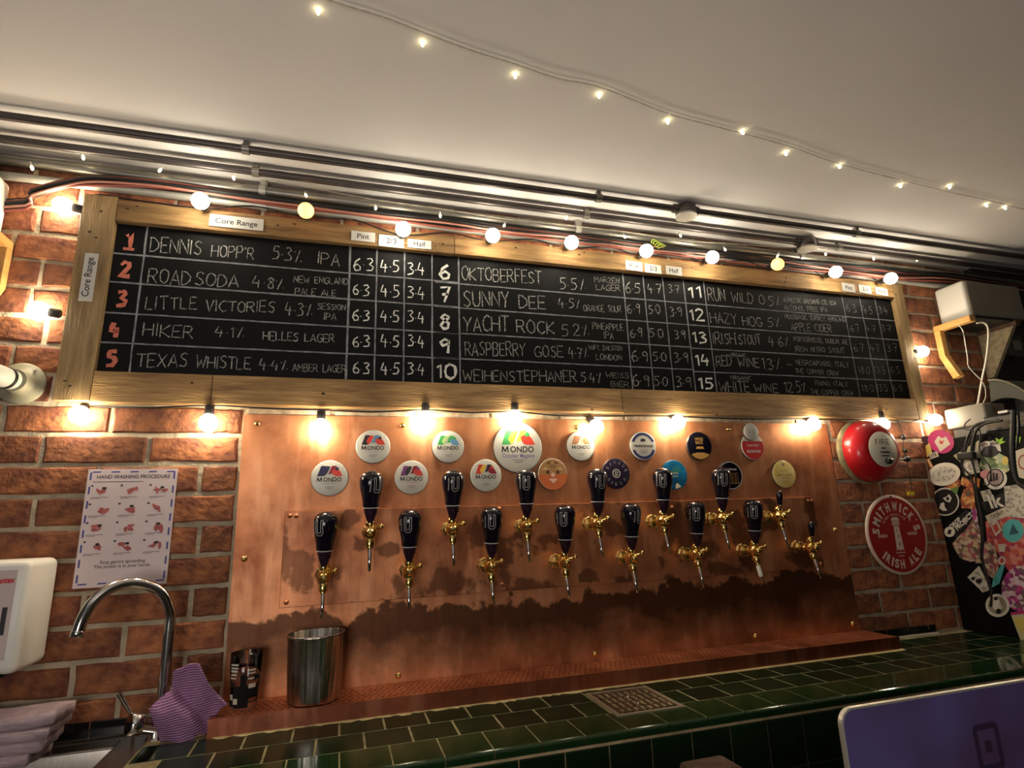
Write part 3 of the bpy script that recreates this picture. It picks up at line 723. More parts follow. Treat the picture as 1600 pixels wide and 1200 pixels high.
badge((1.5583, 1.4458), .0480, 'orange and tan beer badge with two eyes and a pale disc in the middle', d_face)
def d_navy(L, pt, r):
    P2(L(flat('badge_white_print', (.6, .56, .5))), circ(0, 0, r*.29), pt, 0); P2(L(X['ink']), circ(0, 0, r*.22), pt, 1)
    tx(L(flat('badge_white_print', (.6, .56, .5))), 'D', 0, -r*.14, r*.2, r*.28, pt, 2, .04)
    g = flat('badge_grey_print', (.3, .27, .3))
    arc_text(L(g), 'SAVOUR', r*.62, math.radians(150), math.radians(15), r*.2, pt)
    arc_text(L(g), 'DISCO', r*.78, math.radians(215), math.radians(325), r*.2, pt, inward=True)
badge((1.7693, 1.4455), .0480, 'dark navy beer badge with ring lettering around a white D disc', d_navy, flat('badge_navy', (.02, .014, .035), .3))
def d_wei(L, pt, r):
    n_ = flat('badge_navyblue', (.02, .02, .12))
    for a0, a1 in ((20, 160), (200, 340)):
        A = [math.radians(a0+(a1-a0)*i/14) for i in range(15)]
        for i in range(14):
            P2(L(n_), [(r*.9*math.cos(A[i]), r*.9*math.sin(A[i])), (r*.9*math.cos(A[i+1]), r*.9*math.sin(A[i+1])), (r*.72*math.cos(A[i+1]), r*.72*math.sin(A[i+1])), (r*.72*math.cos(A[i]), r*.72*math.sin(A[i]))], pt, 1)
    tx(L(X['ink']), 'WEIHENSTEPHANER', 0, -.004, r*1.5, .0075, pt, 2, .04)
    P2(L(X['ink']), [(-.009,.014),(-.009,.024),(-.005,.021),(0,.026),(.005,.021),(.009,.024),(.009,.014)], pt, 1)
    for q in (-.014, -.019, -.024): P2(L(X['grey_ink']), [(-.013,q),(-.013,q+.0018),(.013,q+.0018),(.013,q)], pt, 1)
badge((1.872, 1.532), .0470, 'white beer badge with a navy blue ring, crest and central name band', d_wei)
def d_blue(L, pt, r):
    P2(L(flat('badge_teal', (.03, .22, .22))), [(-.012,.012),(-.002,.024),(.014,.026),(.024,.014),(.012,.006)], pt)
    tx(L(flat('badge_paleyellow', (.6, .6, .35))), 'Electric', 0, .003, .028, .0075, pt, 1); tx(L(flat('badge_paleyellow', (.6, .6, .35))), 'Eagle', 0, -.007, .022, .006, pt, 1)
    P2(L(flat('badge_cream2', (.7, .62, .4))), [(.000,-.030),(.006,-.026),(.020,-.038),(.006,-.043),(-.003,-.044)], pt, 1)
badge((1.9761, 1.4391), .0480, 'bright blue and teal beer badge partly behind a tap handle', d_blue, mat('badge_blue', (.01, .2, .42), .35, var=.5, vscale=40))
def d_hog(L, pt, r):
    g = flat('badge_gold', (.42, .23, .06))
    tx(L(g), 'HOGS', 0, .018, .030, .010, pt, 1, .04); tx(L(g), 'BACK', 0, .006, .030, .010, pt, 1, .04)
    P2(L(g), [(-.012,-.002),(.012,-.002),(.016,-.010),(-.016,-.010)], pt, 1)
    P2(L(g), [(r*.93*math.cos(a), r*.93*math.sin(a)) for a in [math.radians(218+i*6) for i in range(18)]]+[(.012,-.022),(-.012,-.022)], pt, 1)
badge((2.0812, 1.5326), .0475, 'glossy black beer badge with gold lettering and gold lower edge', d_hog, 'black_gloss')
def d_port(L, pt, r):
    g = flat('badge_gold', (.42, .23, .06)); wp = flat('badge_white_print', (.6, .56, .5))
    A = [math.radians(i*10) for i in range(37)]
    for i in range(36): P2(L(wp), [(r*.95*math.cos(A[i]), r*.95*math.sin(A[i])), (r*.95*math.cos(A[i+1]), r*.95*math.sin(A[i+1])), (r*.9*math.cos(A[i+1]), r*.9*math.sin(A[i+1])), (r*.9*math.cos(A[i]), r*.9*math.sin(A[i]))], pt, 1)
    tx(L(wp), 'Porterhouse', 0, .017, .052, .008, pt, 1, .02)
    for u in (-.024, -.012, 0, .012, .024):
        for a, c, e_, f_ in ((u-.0042,-.024,u-.003,.008), (u+.003,-.024,u+.0042,.008), (u-.0042,.007,u+.0042,.008)): P2(L(g), [(a,c),(a,f_),(e_,f_),(e_,c)], pt, 1)
    P2(L(g), [(-.03,-.027),(-.03,-.025),(.03,-.025),(.03,-.027)], pt, 1)
badge((2.1868, 1.4345), .0480, 'black beer badge with white rim and gold columns behind a tap handle', d_port, 'black_gloss')
def d_redb(L, pt, r):
    P2(L(flat('badge_red', (.55, .02, .02))), [(r*.94*math.cos(a), r*.94*math.sin(a)) for a in [math.radians(155+i*230/24) for i in range(25)]], pt)
    wp = flat('badge_pinkprint', (.75, .45, .42))
    tx(L(wp), 'HARVEST', 0, .000, .05, .008, pt, 1, .02)
    P2(L(wp), [(-.028,-.021),(-.028,-.012),(.028,-.012),(.028,-.021)], pt, 1); tx(L(X['grey_ink']), 'SELTZER', 0, -.019, .044, .005, pt, 2, .01)
badge((2.2911, 1.5309), .0465, 'red beer badge with white top and white band, below a small round tag', d_redb)
tg = badge((2.2820, 1.5800), .030, 'small pale round tag overlapping the top of the red badge', lambda L, pt, r: tx(L(X['grey_ink']), 'S G', 0, -.007, .026, .014, pt, 1, .0), 'badge_white')
tg.location.y = -.0175
def d_gold(L, pt, r):
    y_ = flat('badge_olive', (.35, .25, .04))
    tx(L(y_), 'MALT SOUR', 0, -.006, .062, .007, pt, 1, .03)
    for q, w_ in ((.010, .034), (-.014, .04), (-.026, .026)): P2(L(y_), [(-w_/2,q),(-w_/2,q+.0018),(w_/2,q+.0018),(w_/2,q)], pt, 1)
    P2(L(X['grey_ink']), circ(0, .033, .005, 10), pt, 1)
badge((2.4046, 1.4363), .0475, 'pale yellow beer badge at the right end of the lower badges', d_gold, mat('badge_yellow', (.72, .60, .28), .35, vscale=22, col2=(.62, .46, .12)))

# ================================================================== CHALKBOARD
cbT = thing('chalkboard', 'long framed chalkboard drinks menu with handwritten beer list and prices', 'chalkboard')
ZBT, ZBB = 2.1286, 1.7136
MB().box((.30, -.012, 1.66), (3.09, 0.0, 2.17)).obj('board', X['slate'], cbT)
F0, F1 = -.032, 0
def plank(a, b, m='wood'): return MB().box((a[0], F0+R.uniform(-.001,.001), a[1]), (b[0], -.0005, b[1])).obj('frame_plank', X[m], cbT, bevel=.0015)
plank((.2695, 1.6365), (.3465, 2.197), 'wood_v')
plank((.3475, 2.1286), (1.262, 2.1895)); plank((1.264, 2.130), (3.052, 2.190))
plank((.3475, 1.635), (.615, 1.7136)); plank((.6165, 1.636), (1.80, 1.7130)); plank((1.802, 1.6350), (3.050, 1.7136))
plank((3.0525, 1.6355), (3.1035, 2.190), 'wood_v')
b = MB()
for px, py in [(158,330),(140,362),(150,371),(199,326),(214,322),(102,595),(109,603),(434,352),(460,350),(562,350),(680,385),(692,381),(806,387),(905,398),(913,394),(1081,418),(1228,435),(1227,441),(1225,447),(1262,452),(300,598),(505,615),(925,640),(1120,648),(1385,640),(1420,520),(1430,560),(1400,460)]:
    p = onY(px, py, F0-.0012); r1, r2 = R.uniform(.003,.0062), R.uniform(.0022,.004)
    b.poly([(p.x+r1*math.cos(t), p.y, p.z+r2*math.sin(t)) for t in [-i*PI/5 for i in range(10)]])
b.obj('wood_knot', X['knot'], cbT, kind='stuff')
# ruled lines
YB = -.0124
b = MB()
def hline(x0, x1, z, t=.0042):
    n = int((x1-x0)/.03)+1; pts = [(x0+(x1-x0)*i/n, z+R.uniform(-.0004,.0004)) for i in range(n+1)]; ribbon(b, pts, t, lambda a, c: (a, YB, c), .22)
def vline(x, z0=ZBB, z1=ZBT, t=.0044): ribbon(b, [(x+R.uniform(-.0005,.0005), z0+(z1-z0)*i/14) for i in range(15)], t, lambda a, c: (a, YB-.0001, c), .22)
for z in (2.0422, 1.9605, 1.875, 1.7939): hline(.335, 1.2815, z)
for z in (2.0382, 1.9580, 1.8755, 1.795): hline(1.205, 2.09, z, .0038)
for z in (2.0382, 1.9573, 1.8725, 1.789): hline(2.09, 3.052, z, .0034)
vline(.3375, t=.003); vline(.4179); vline(.9506, t=.006)
for px, py in ((589,399),(632,402)): vline(onY(px, py, -.012).x)
vline(onY(675, 409, -.012).x); vline(1.2791); vline(1.853); 
for px, py in ((1005,437),(1036,445)): vline(onY(px, py, -.012).x, t=.0036)
vline(2.0911); vline(2.1758, t=.0038); vline(2.8032, t=.003)
for px, py in ((1343,466),(1367,469)): vline(onY(px, py, -.012).x, t=.003)
b.obj('ruled_lines', X['chalk_line'], cbT, kind='stuff')
YT = -.0128
def write(rows, m, thick, name='chalk_writing'):
    for row in rows:
        for s, x0, y0, x1, y1, h in row:
            b = MB()
            p0 = onY(x0, y0, YT); p1 = onY(x1, y1, YT); mx_, my_ = (x0+x1)/2, (y0+y1)/2
            hh = (onY(mx_, my_-h, YT)-onY(mx_, my_, YT)).length
            hand(b, s, p0, p1, hh, thick*(1 if h > 12 else .72 if h > 8.5 else .55), YT)
            b.obj(name, X[m], cbT)
write([[('DENNIS',234,393,314,399,22),("HOPP'R",330,401,396,406,19),('5.3%',425,404,470,411,21),('IPA',496,412,530,416,18)],
 [('ROAD',231,441,297,446,22),('SODA',304,446,372,449,20),('4.8%',394,449,443,452,18),('NEW ENGLAND',459,441,544,445,10),('PALE ALE',461,460,525,463,10)],
 [('LITTLE',227,483,307,483,19),('VICTORIES',321,486,429,488,17),('4.3%',445,492,487,494,19),('SESSION',496,483,540,485,9),('IPA',506,499,525,501,11)],
 [('HIKER',223,525,301,528,20),('4.1%',336,525,380,528,16),('HELLES LAGER',411,531,522,535,13)],
 [('TEXAS',212,573,292,574,21),('WHISTLE',306,574,391,577,19),('4.4%',405,577,448,579,16),('AMBER LAGER',457,580,540,582,12)],
 [('OKTOBERFEST',722,437,846,444,20),('5.5%',875,452,915,453,17),('MARZEN',929,440,968,443,8),('LAGER',932,453,969,455,9)],
 [('4.5%',873,480,908,482,14),('ORANGE SOUR',912,486,971,488,10)],
 [('5.2%',878,524,920,525,18),('PINEAPPLE',926,514,974,517,10),('IPA',944,529,959,530,10)],
 [('RASPBERRY',727,555,821,557,21),('GOSE',836,558,880,558,18),('4.7%',889,559,919,560,17),('40FT, DALSTON',920,546,972,548,7),('LONDON',932,562,972,563,9)],
 [('WEIHENSTEPHANER',724,595,901,597,17),('5.4%',908,597,941,598,16),('WEISS',947,590,983,591,8),('BIER',955,604,983,605,8)]], 'chalk', .0026)
write([[('SUNNY',724,478,796,479,23),('DEE',811,481,853,483,19)], [('YACHT',725,518,795,519,24),('ROCK',808,520,867,522,20)]], 'chalk', .0036)
pr = []
for r_, (y1, y2, y3) in enumerate(((422,424,428),(460,463,465),(500,502,503),(541,541,541),(583,584,584))):
    pr.append([('6.3',552-(r_>0),y1,584-7*(r_>0),y1+2,21 if r_==0 else 17),('4.5',595,y2,624,y2+1,18),('3.4',637,y3,664,y3+2,18)])
pr[0:0] = []
write(pr, 'chalk_bold', .0033, 'chalk_price')
write([[('6.5',978,457,1001,458,16),('4.7',1012,457,1034,458,14),('3.7',1045,457,1062,458,12)],
 [('6.9',980,489,1001,490,15),('5.0',1014,490,1032,490,13),('3.9',1047,494,1066,495,14)],
 [('6.9',985,527,1004,527,14),('5.0',1015,527,1037,528,14),('3.9',1055,529,1071,530,13)],
 [('6.9',988,565,1013,565,17),('5.0',1021,564,1042,564,13),('3.9',1054,566,1076,566,15)],
 [('6.9',989,602,1015,603,17),('5.0',1023,602,1044,603,14),('3.9',1057,605,1081,605,16)]], 'chalk', .0028, 'chalk_price')
write([[('RUN',1107,469,1134,471,19),('WILD',1144,472,1178,475,16),('0.5%',1187,476,1220,478,14),('ATHLETIC BREWING CO, USA',1225,472,1307,477,7),('ALCOHOL FREE IPA',1226,484,1293,488,7)],
 [('HAZY',1111,504,1152,506,16),('HOG',1161,508,1191,510,14),('5%',1200,510,1221,511,14),('HOGSBACK, SURREY, ENGLAND',1227,498,1322,503,7),('APPLE CIDER',1237,516,1300,519,11)],
 [('IRISH',1115,538,1150,538,17),('STOUT',1155,538,1189,538,15),('4.6%',1202,540,1234,542,14),('PORTERHOUSE, DUBLIN, IRE',1241,533,1325,538,7),('IRISH NITRO STOUT',1243,549,1320,552,8)],
 [('RED',1120,572,1144,572,16),('WINE',1154,573,1187,574,14),('13%',1192,577,1222,578,17),('-',1230,574,1239,575,10),('ORGANIC',1142,557,1166,558,5),('NEGROAMARO, ITALY',1244,570,1327,574,8),('THE COPPER CREW',1243,583,1311,587,7)],
 [('WHITE',1125,612,1172,613,16),('WINE',1179,612,1217,614,13),('12.5%',1227,612,1261,613,16),('ORGANIC',1142,593,1174,594,6),('FIANO, ITALY',1274,602,1325,604,7),('THE COPPER CREW',1267,616,1334,618,7)]], 'chalk', .0026)
write([[('6.3',1323,487,1339,488,12),('4.5',1349,490,1364,491,12),('3.4',1374,490,1388,491,11)], [('6.7',1329,518,1344,519,11),('4.7',1354,518,1369,519,10),('3.7',1378,518,1393,519,11)],
 [('6.7',1335,549,1351,550,12),('4.7',1361,549,1375,550,11),('3.7',1387,549,1403,550,12)], [('18.0',1342,583,1360,584,10),('13.5',1367,583,1384,584,10),('6.5',1392,583,1407,584,10)],
 [('18.0',1347,611,1366,612,10),('13.5',1371,611,1388,612,10),('6.5',1396,611,1411,612,10)]], 'chalk_dim', .0026, 'chalk_price')
def number(s, cx, cy, h, w_, m, th):
    b = MB(); n = len(s); P0 = onY(cx-w_/2, cy+h/2, YT); P1 = onY(cx+w_/2, cy+h/2, YT)
    hh = (onY(cx, cy-h/2, YT)-onY(cx, cy+h/2, YT)).length
    hand(b, s, P0, P1, hh, th, YT, .05); o = b.obj('chalk_number', X[m], cbT); o.location.y = -.0003
for s, cx, cy in (('1',201,377),('2',195,421),('3',189,467),('4',179,514),('5',173,561)): number(s, cx, cy, 23, 15 if s != '1' else 9, 'chalk_red', .0105)
b = MB(); p = onY(201, 389, YT-.0003); b.add([(p.x-.013,p.y,p.z-.004),(p.x+.013,p.y,p.z-.004),(p.x+.013,p.y,p.z+.004),(p.x-.013,p.y,p.z+.004)], [(0,1,2,3)]); b.obj('chalk_number', X['chalk_red'], cbT)
for s, cx, cy, w_ in (('6',695,424,15),('7',696,461,15),('8',695,502,14),('9',695,541,15),('10',698,580,30)): number(s, cx, cy, 23, w_, 'chalk_bold', .0075)
for s, cx, cy, w_ in (('11',1087,457,20),('12',1090,492,22),('13',1094,527,21),('14',1099,562,22),('15',1104,599,22)): number(s, cx, cy, 17, w_, 'chalk_bold', .0062)
# paper labels stuck to the frame
def plabel(x0, y0, x1, y1, s, lab, rot=0.0, tw=.62, vert=False):
    A = onY(x0, y0, F0-.002); B = onY(x1, y1, F0-.002); cx, cz = (A.x+B.x)/2, (A.z+B.z)/2; wd, hg = abs(B.x-A.x), abs(A.z-B.z)
    if vert: wd, hg = .030, .132
    o = MB().box((-wd/2, -.0012, -hg/2), (wd/2, 0, hg/2)).obj('paper_label', X['paper'], cbT); o.location = (cx, F0-.0012, cz); o.rotation_euler.y = rot; o['label'] = lab
    b = MB()
    if vert: text_into(b, s, (.0055,-.0014,0), (0,0,1), (-1,0,0), w=.108, bold=.012)
    else: text_into(b, s, (0,-.0014,-.0075*min(1, hg/.03)), RX, UZ, w=wd*tw, bold=.012)
    t = b.obj('lettering', X['ink'], o)
plabel(328,334,411,361,'Core Range','white paper label reading Core Range', .0, .78)
plabel(131,394,146,472,'Core Range','white paper label reading Core Range turned upright', .0, vert=True)
plabel(549,360,586,379,'Pint','white paper label reading Pint', 0, .5); plabel(592,366,631,388,'2/3','white paper label reading 2/3',0,.4); plabel(637,373,674,390,'Half','white paper label reading Half',0,.5)
plabel(977,407,1004,424,'Pint','white paper label reading Pint',.03,.55); plabel(1007,412,1034,428,'2/3','white paper label reading 2/3',.02,.45); plabel(1040,415,1066,431,'Half','white paper label reading Half',.03,.6)
plabel(1315,442,1337,457,'Pint','white paper label reading Pint',.05,.55); plabel(1341,445,1362,459,'2/3','white paper label reading 2/3',.05,.45); plabel(1367,449,1388,462,'Half','white paper label reading Half',.08,.6)
for px in ((1098,618),(1111,618),(1122,619),(1206,622),(1233,623),(1247,623)):
    p = onY(*px, -.014); MB().sphere(p, .004, 8, 5).obj('chalk_stub', X['chalk_bold'], cbT)

# ================================================================== CONDUITS AND CABLES
def conduit(name, lab, A, B, r, m, clips=(), boxes=(), group='metal conduits under the ceiling', clipm='conduit'):
    t = thing(name, lab, 'conduit', group)
    A = Vector(A); B = Vector(B); MB().tube([A, A.lerp(B, .5), B], r, 14).obj('pipe', X[m], t)
    for x in clips:
        p = A.lerp(B, (x-A.x)/(B.x-A.x))
        b = MB().lathe([(r+.0035,-.009),(r+.0035,.009)], p, (B-A), 16); b.box((p.x-.007,p.y-.007,p.z), (p.x+.007,p.y+.007,ZC-.0005)); 
        b.obj('saddle_clip', X[clipm], t)
    for x in boxes:
        p = A.lerp(B, (x-A.x)/(B.x-A.x))
        MB().lathe([(.031,-.012),(.033,-.008),(.033,.018),(.029,.022)], p-Vector((0,0,.008)), (0,0,1), 20).obj('junction_box', X['conduit_dark'], t)
        MB().lathe([(.0335,-.006),(.0345,-.004),(.0345,-.0005),(.02,0)], p-Vector((0,0,.0195)), (0,0,1), 20).obj('box_lid', X['conduit_light'], t)
        for s in (-1, 1): MB().lathe([(r+.004,0),(r+.004,.016)], p+Vector((s*.03,0,0)), (s,0,0), 12).obj('coupling', X['conduit_dark'], t)
ZP = ZC-.022
def fitx(px, py, z): return onZ(px, py, z).x
conduit('ceiling_conduit', 'dark metal conduit with one round junction box, farther from the wall', (-.5,-.1985,ZP), (4.09,-.1985,ZP), .0105, 'conduit_dark', [fitx(385,236,ZP), fitx(937,307,ZP), fitx(1342,363,ZP)], [fitx(1068,331,ZP)])
conduit('ceiling_conduit', 'dark metal conduit nearer the wall with a junction box towards the right', (-.5,-.103,ZP), (4.09,-.090,ZP), .0105, 'conduit_dark', [fitx(399,266,ZP), fitx(918,333,ZP), fitx(1308,388,ZP)], [fitx(1260,380,ZP)])
conduit('wall_conduit', 'thick galvanised conduit in the corner between brick wall and ceiling', (-.5,-.022,2.275), (4.09,-.022,2.262), .0145, 'conduit', [.70, 1.69, 2.62], clipm='conduit_light')
conduit('wall_conduit', 'pale conduit running directly above the chalkboard frame', (-.5,-.018,2.2335), (4.09,-.018,2.2050), .0110, 'conduit_light', [.705, 1.70], clipm='conduit_light')
cbT2 = thing('cable_bundle', 'loose bundle of black and faded red cables lying between the two wall conduits', 'cables')
base = [(0,322,-.02),(50,302,-.03),(100,288,-.04),(150,282,-.034),(250,289,-.034),(350,303,-.034),(450,318,-.034),(560,331,-.034),(700,349,-.034),(800,362,-.034),(900,373,-.034),(1000,386,-.034),(1100,396,-.034),(1200,406,-.034),(1300,417,-.034),(1400,428,-.034),(1480,434,-.034),(1600,450,-.034)]
for k in range(8):
    m = ['cable_dark','cable_red','cable_dark','cable_pink','cable_dark','cable_pink','cable_dark','cable_red'][k]
    off = (k-3.5)*1.5
    rr = random.Random(k*3+1); pts = []
    for (x, y, Y) in base:
        spread = 1.3 if x < 110 else 1.0
        o_ = off*spread + rr.uniform(-2.2, 2.2) + (6*math.sin(x/170+k) if 860 < x < 1460 else 0)*.5
        pts.append(onY(x, y+o_, Y-.003*(k % 3)))
    pts.insert(0, Vector((-.5, -.02, pts[0].z-.06)))
    MB().tube(spline(pts, 4), .0036 if k % 2 else .0045, 6).obj('cable', X[m], cbT2)
b = MB()
for k in range(5):
    p = onY(1040, 384, -.05); b.tube(spline([p, p+Vector((-.02-.008*k, -.008, .006*k-.01)), p+Vector((-.035-.006*k, -.006, .004*k-.016))], 3), .002, 5)
b.obj('earth_wire', X['cable_green'], cbT2)

# ================================================================== FESTOON LIGHTS
def globe(parent, c, axis, amber=False, top=False):
    """lamp holder with its globe; c = globe centre, axis = from holder to globe"""
    a = Vector(axis).normalized(); c = Vector(c)
    h = MB().lathe([(.0095,0),(.0115,.003),(.0115,.022),(.010,.026)], c-a*.047, a, 14).obj('lamp_holder', X['socket'], parent)
    g = MB().lathe([(.009,-.024),(.012,-.0195),(.0185,-.0125),(.0218,-.005),(.0222,.002),(.0200,.010),(.0150,.0165),(.0080,.0208),(.0006,.0222)], c, a, 16)
    g.obj('globe', X['globe_amber' if amber else 'globe_top' if top else 'globe'], h)
def string(pts, parent, r=.0022): MB().tube(spline(pts, 5), r, 6).obj('cable', X['cable_dark'], parent)
fs = thing('festoon_lights', 'string of round warm globe bulbs along the top and left edge of the chalkboard', 'string lights')
top = [(313,314,0),(478,329,1),(630,358,0),(770,368,0),(893,379,0),(1010,392,0),(1113,402,0),(1215,413,1),(1306,425,0),(1392,435,0)]
cab = [onY(100, 490, -.012), onY(97, 430, -.010), onY(120, 330, -.010), onY(150, 300, -.018)]
cab = [Vector((.262,-.008,1.80)), Vector((.2625,-.008,1.88)), Vector((.2625,-.008,2.05)), Vector((.2625,-.010,2.17)), Vector((.29,-.02,2.203)), Vector((.38,-.02,2.2))]
for i, (x, y, am) in enumerate(top):
    c = onY(x, y, -.095); globe(fs, c, (0, -1, -.12), bool(am), True); cab.append(c+Vector((0, .0475, .0060)))
    if i < len(top)-1:
        n = onY((x+top[i+1][0])/2, (y+top[i+1][1])/2, -.03); cab.append(n+Vector((0, 0, -.001)))
string(cab, fs)
globe(fs, (.222, -.024, 2.160), (-1, -.1, .1)); globe(fs, (.208, -.024, 1.866), (-1, -.1, .12))
bt = thing('festoon_lights', 'string of round warm globe bulbs hanging below the chalkboard and down its right side', 'string lights')
bot = [(124,648),(325,661),(501,668),(665,655),(805,653),(932,667),(1060,660),(1272,663),(1380,663)]
cab = []
for i, (x, y) in enumerate(bot):
    Y = -.034; c = onY(x, y, Y)
    ax = (0, -.1, -1)
    if i == 0: ax = (.1, -.8, -.6)
    if i in (5, 6, 7): ax = (.25, -.6, -.8)
    globe(bt, c, ax); a = Vector(ax).normalized(); q = c - a*.049; q.z = min(q.z, 1.632); cab.append(q)
    if i < len(bot)-1:
        nx_ = onY(bot[i+1][0], bot[i+1][1], Y); cab.append(Vector(((c.x+nx_.x)/2, -.022, 1.6245+.004*(i % 2))))
cab += [Vector((3.02, -.022, 1.626)), Vector((3.11, -.03, 1.66))]
c1 = Vector((3.122, -.04, 1.632)); globe(bt, c1, (0, -1, -.3)); c2 = Vector((3.135, -.035, 1.9074)); globe(bt, c2, (1, -.35, 0))
cab += [Vector((3.122, -.008, 1.645)), Vector((3.118, -.012, 1.80)), Vector((3.112, -.012, 1.905)), Vector((3.115, -.012, 2.10)), Vector((3.108,-.015,2.196))]
string(cab, bt)
# extra black lead with inline plugs, right of the bell
ld = thing('plug_lead', 'thin black lead with inline plugs hanging right of the fire bell', 'cable')
L_ = [onY(*q, -.018) for q in ((1400,655),(1410,675),(1412,700),(1416,715),(1421,740),(1425,768))]
MB().tube(spline(L_, 4), .0016, 6).obj('cable', X['cable_dark'], ld)
for (x, y), a, l in (((1411,683),(0,0,1),.022), ((1414,704),(0,0,1),.015)):
    p = onY(x, y, -.018); MB().lathe([(.002,-l/2),(.0075,-l/3),(.0085,0),(.0065,l/3),(.002,l/2)], p, a, 10).obj('inline_plug', X['black_plastic'], ld)
p = onY(1417, 717, -.022); q_ = onY(1390, 720, -.10)
MB().lathe([(.004,-.012),(.010,-.008),(.011,.006),(.005,.012)], p, (1,0,0), 10).obj('inline_plug', X['black_plastic'], ld)
MB().tube([p, q_], .0028, 6).obj('cable', X['cable_dark'], ld)
MB().lathe([(.005,-.022),(.0105,-.016),(.012,0),(.0105,.014),(.005,.02)], q_, (q_-p).normalized(), 10).obj('inline_plug', X['black_plastic'], ld)
p = onY(1424, 771, -.012); MB().box((p.x-.015,-.014,p.z-.007), (p.x+.013,-.006,p.z+.007)).obj('yellow_tag', flat('yellow_tag', (.8, .6, .04)), ld)

# fairy lights
def fairy(name, lab, pts, bulbs, Y=None, Z=None):
    f = thing(name, lab, 'string lights')
    g = (lambda q: onY(q[0], q[1], Y)) if Y is not None else (lambda q: onZ(q[0], q[1], Z))
    P = [g(q) for q in pts]
    S = spline(P, 10); rr = random.Random(5)
    for tw in (0, 1):
        MB().tube([p+Vector((0, .0012*math.cos(i*1.3+tw*PI), .0012*math.sin(i*1.3+tw*PI))) for i, p in enumerate(S)], .0007, 5).obj('wire', X['fairy_wire'], f)
    for q in bulbs:
        c = g(q); d = Vector((rr.uniform(-.4, .4), rr.uniform(-.4, .4), -1)).normalized()
        h = MB().lathe([(.0018,0),(.0022,.010)], c-d*.014, d, 8).obj('led_holder', X['clear'], f)
        MB().lathe([(.0022,-.005),(.0034,-.002),(.0036,.002),(.0022,.006),(.0004,.007)], c, d, 10).obj('led', X['led'], h)
X['fairy_wire'] = mat('clear_wire', (.42, .38, .3), .35)
B1 = [(497,18),(660,68),(805,118),(937,150),(1043,190),(1160,207),(1228,240),(1312,260),(1407,291),(1484,292),(1541,321),(1570,325)]
fairy('fairy_lights', 'string of tiny lights on clear wire drooping across the plain ceiling',
      [(440,-30),(520,2),(600,27),(660,50),(735,78),(805,100),(870,122),(940,137),(1043,177),(1120,198),(1228,227),(1312,256),(1407,281),(1484,300),(1541,312),(1600,327),(1680,345)], B1, Z=ZC-.006)
B2 = [(8,193),(50,262),(130,246),(250,266),(365,278),(478,305),(587,325),(688,337),(788,352),(885,340),(976,370),(1063,368),(1133,390),(1215,400),(1290,397),(1365,404),(1433,406),(1480,398),(1550,410)]
fairy('fairy_lights', 'second string of tiny lights threaded along the conduits above the chalkboard',
      [(-20,178),(30,205),(90,215),(130,232),(200,243),(250,252),(365,268),(478,292),(587,312),(688,326),(788,342),(885,352),(976,362),(1063,376),(1133,380),(1215,386),(1290,390),(1365,396),(1433,400),(1500,398),(1600,402)], B2, Y=-.062)

# ================================================================== WALL ITEMS
# hand washing poster
po = thing('hand_washing_poster', 'white hand washing instruction poster with blue dashed border on the brick wall', 'poster')
A = onY(139,734,-.009); B = onY(278,732,-.009); C = onY(262,911,-.009); D = onY(115,920,-.009)
x0, x1, z0, z1 = .357, .5505, 1.1955, 1.4715
MB().box((x0, -.0085, z0), (x1, -.0075, z1)).obj('sheet', X['poster'], po)
b = MB(); Yp = -.0088
def rc(mb, a, c, d, e, y=Yp, sk=0): mb.add([(a,y,c),(d,y,c),(d+sk,y,e),(a+sk,y,e)], [(0,1,2,3)])
wp, hp = x1-x0, z1-z0
for i in range(5):
    u = x0+.008+i*.040; rc(b, u, z1-.0085, u+.018, z1-.0055, sk=.003); rc(b, u, z0+.007, u+.018, z0+.010, sk=.003)
for i in range(8):
    v = z0+.012+i*.034; rc(b, x0+.005, v, x0+.0085, v+.018); rc(b, x1-.0085, v, x1-.005, v+.018)
b.obj('printed_border', X['blue_ink'], po, kind='stuff')
b = MB(); text_into(b, 'HAND WASHING PROCEDURE', ((x0+x1)/2+.002, Yp, z1-.023), RX, UZ, w=.158, h=.0088, bold=.012)
text_into(b, 'Stop germs spreading.', ((x0+x1)/2, Yp, z0+.053), RX, UZ, w=.096, bold=.006); text_into(b, 'The power is in your hands.', ((x0+x1)/2, Yp, z0+.043), RX, UZ, w=.118, bold=.006)
for r_ in range(4):
    for c_ in range(3):
        cx = x0+.034+c_*.062; cz = z1-.052-r_*.044
        rc(b, cx-.024, cz+.010, cx-.019, cz+.014); rc(b, cx-.022, cz-.0165, cx+.014, cz-.0155); rc(b, cx-.022, cz-.0195, cx-.002, cz-.0186)
rc(b, x0+.013, z1-.0315, x0+.12, z1-.0302)
b.obj('printed_text', X['ink'], po, kind='stuff')
b = MB(); rr = random.Random(9)
for r_ in range(4):
    for c_ in range(3):
        cx = x0+.037+c_*.062; cz = z1-.052-r_*.044
        for k in range(4):
            ax_, az_ = cx+rr.uniform(-.010,.010), cz+rr.uniform(-.006,.005); w1, w2, an = rr.uniform(.005,.011), rr.uniform(.0025,.005), rr.uniform(0, PI)
            b.poly([(ax_+w1*math.cos(t)*math.cos(an)-w2*math.sin(t)*math.sin(an), Yp-.0001*k, az_+w1*math.cos(t)*math.sin(an)+w2*math.sin(t)*math.cos(an)) for t in [-i*PI/5 for i in range(10)]])
b.obj('printed_hands', X['pink_ink'], po, kind='stuff')
b = MB()
for r_ in range(4):
    for c_ in range(3):
        cx = x0+.037+c_*.062; cz = z1-.052-r_*.044
        if (r_+c_) % 2 == 0 or r_ == 3: rc(b, cx-.002, cz+.003, cx+.006, cz+.0085, Yp-.0006)
b.obj('printed_details', X['ink'], po, kind='stuff')

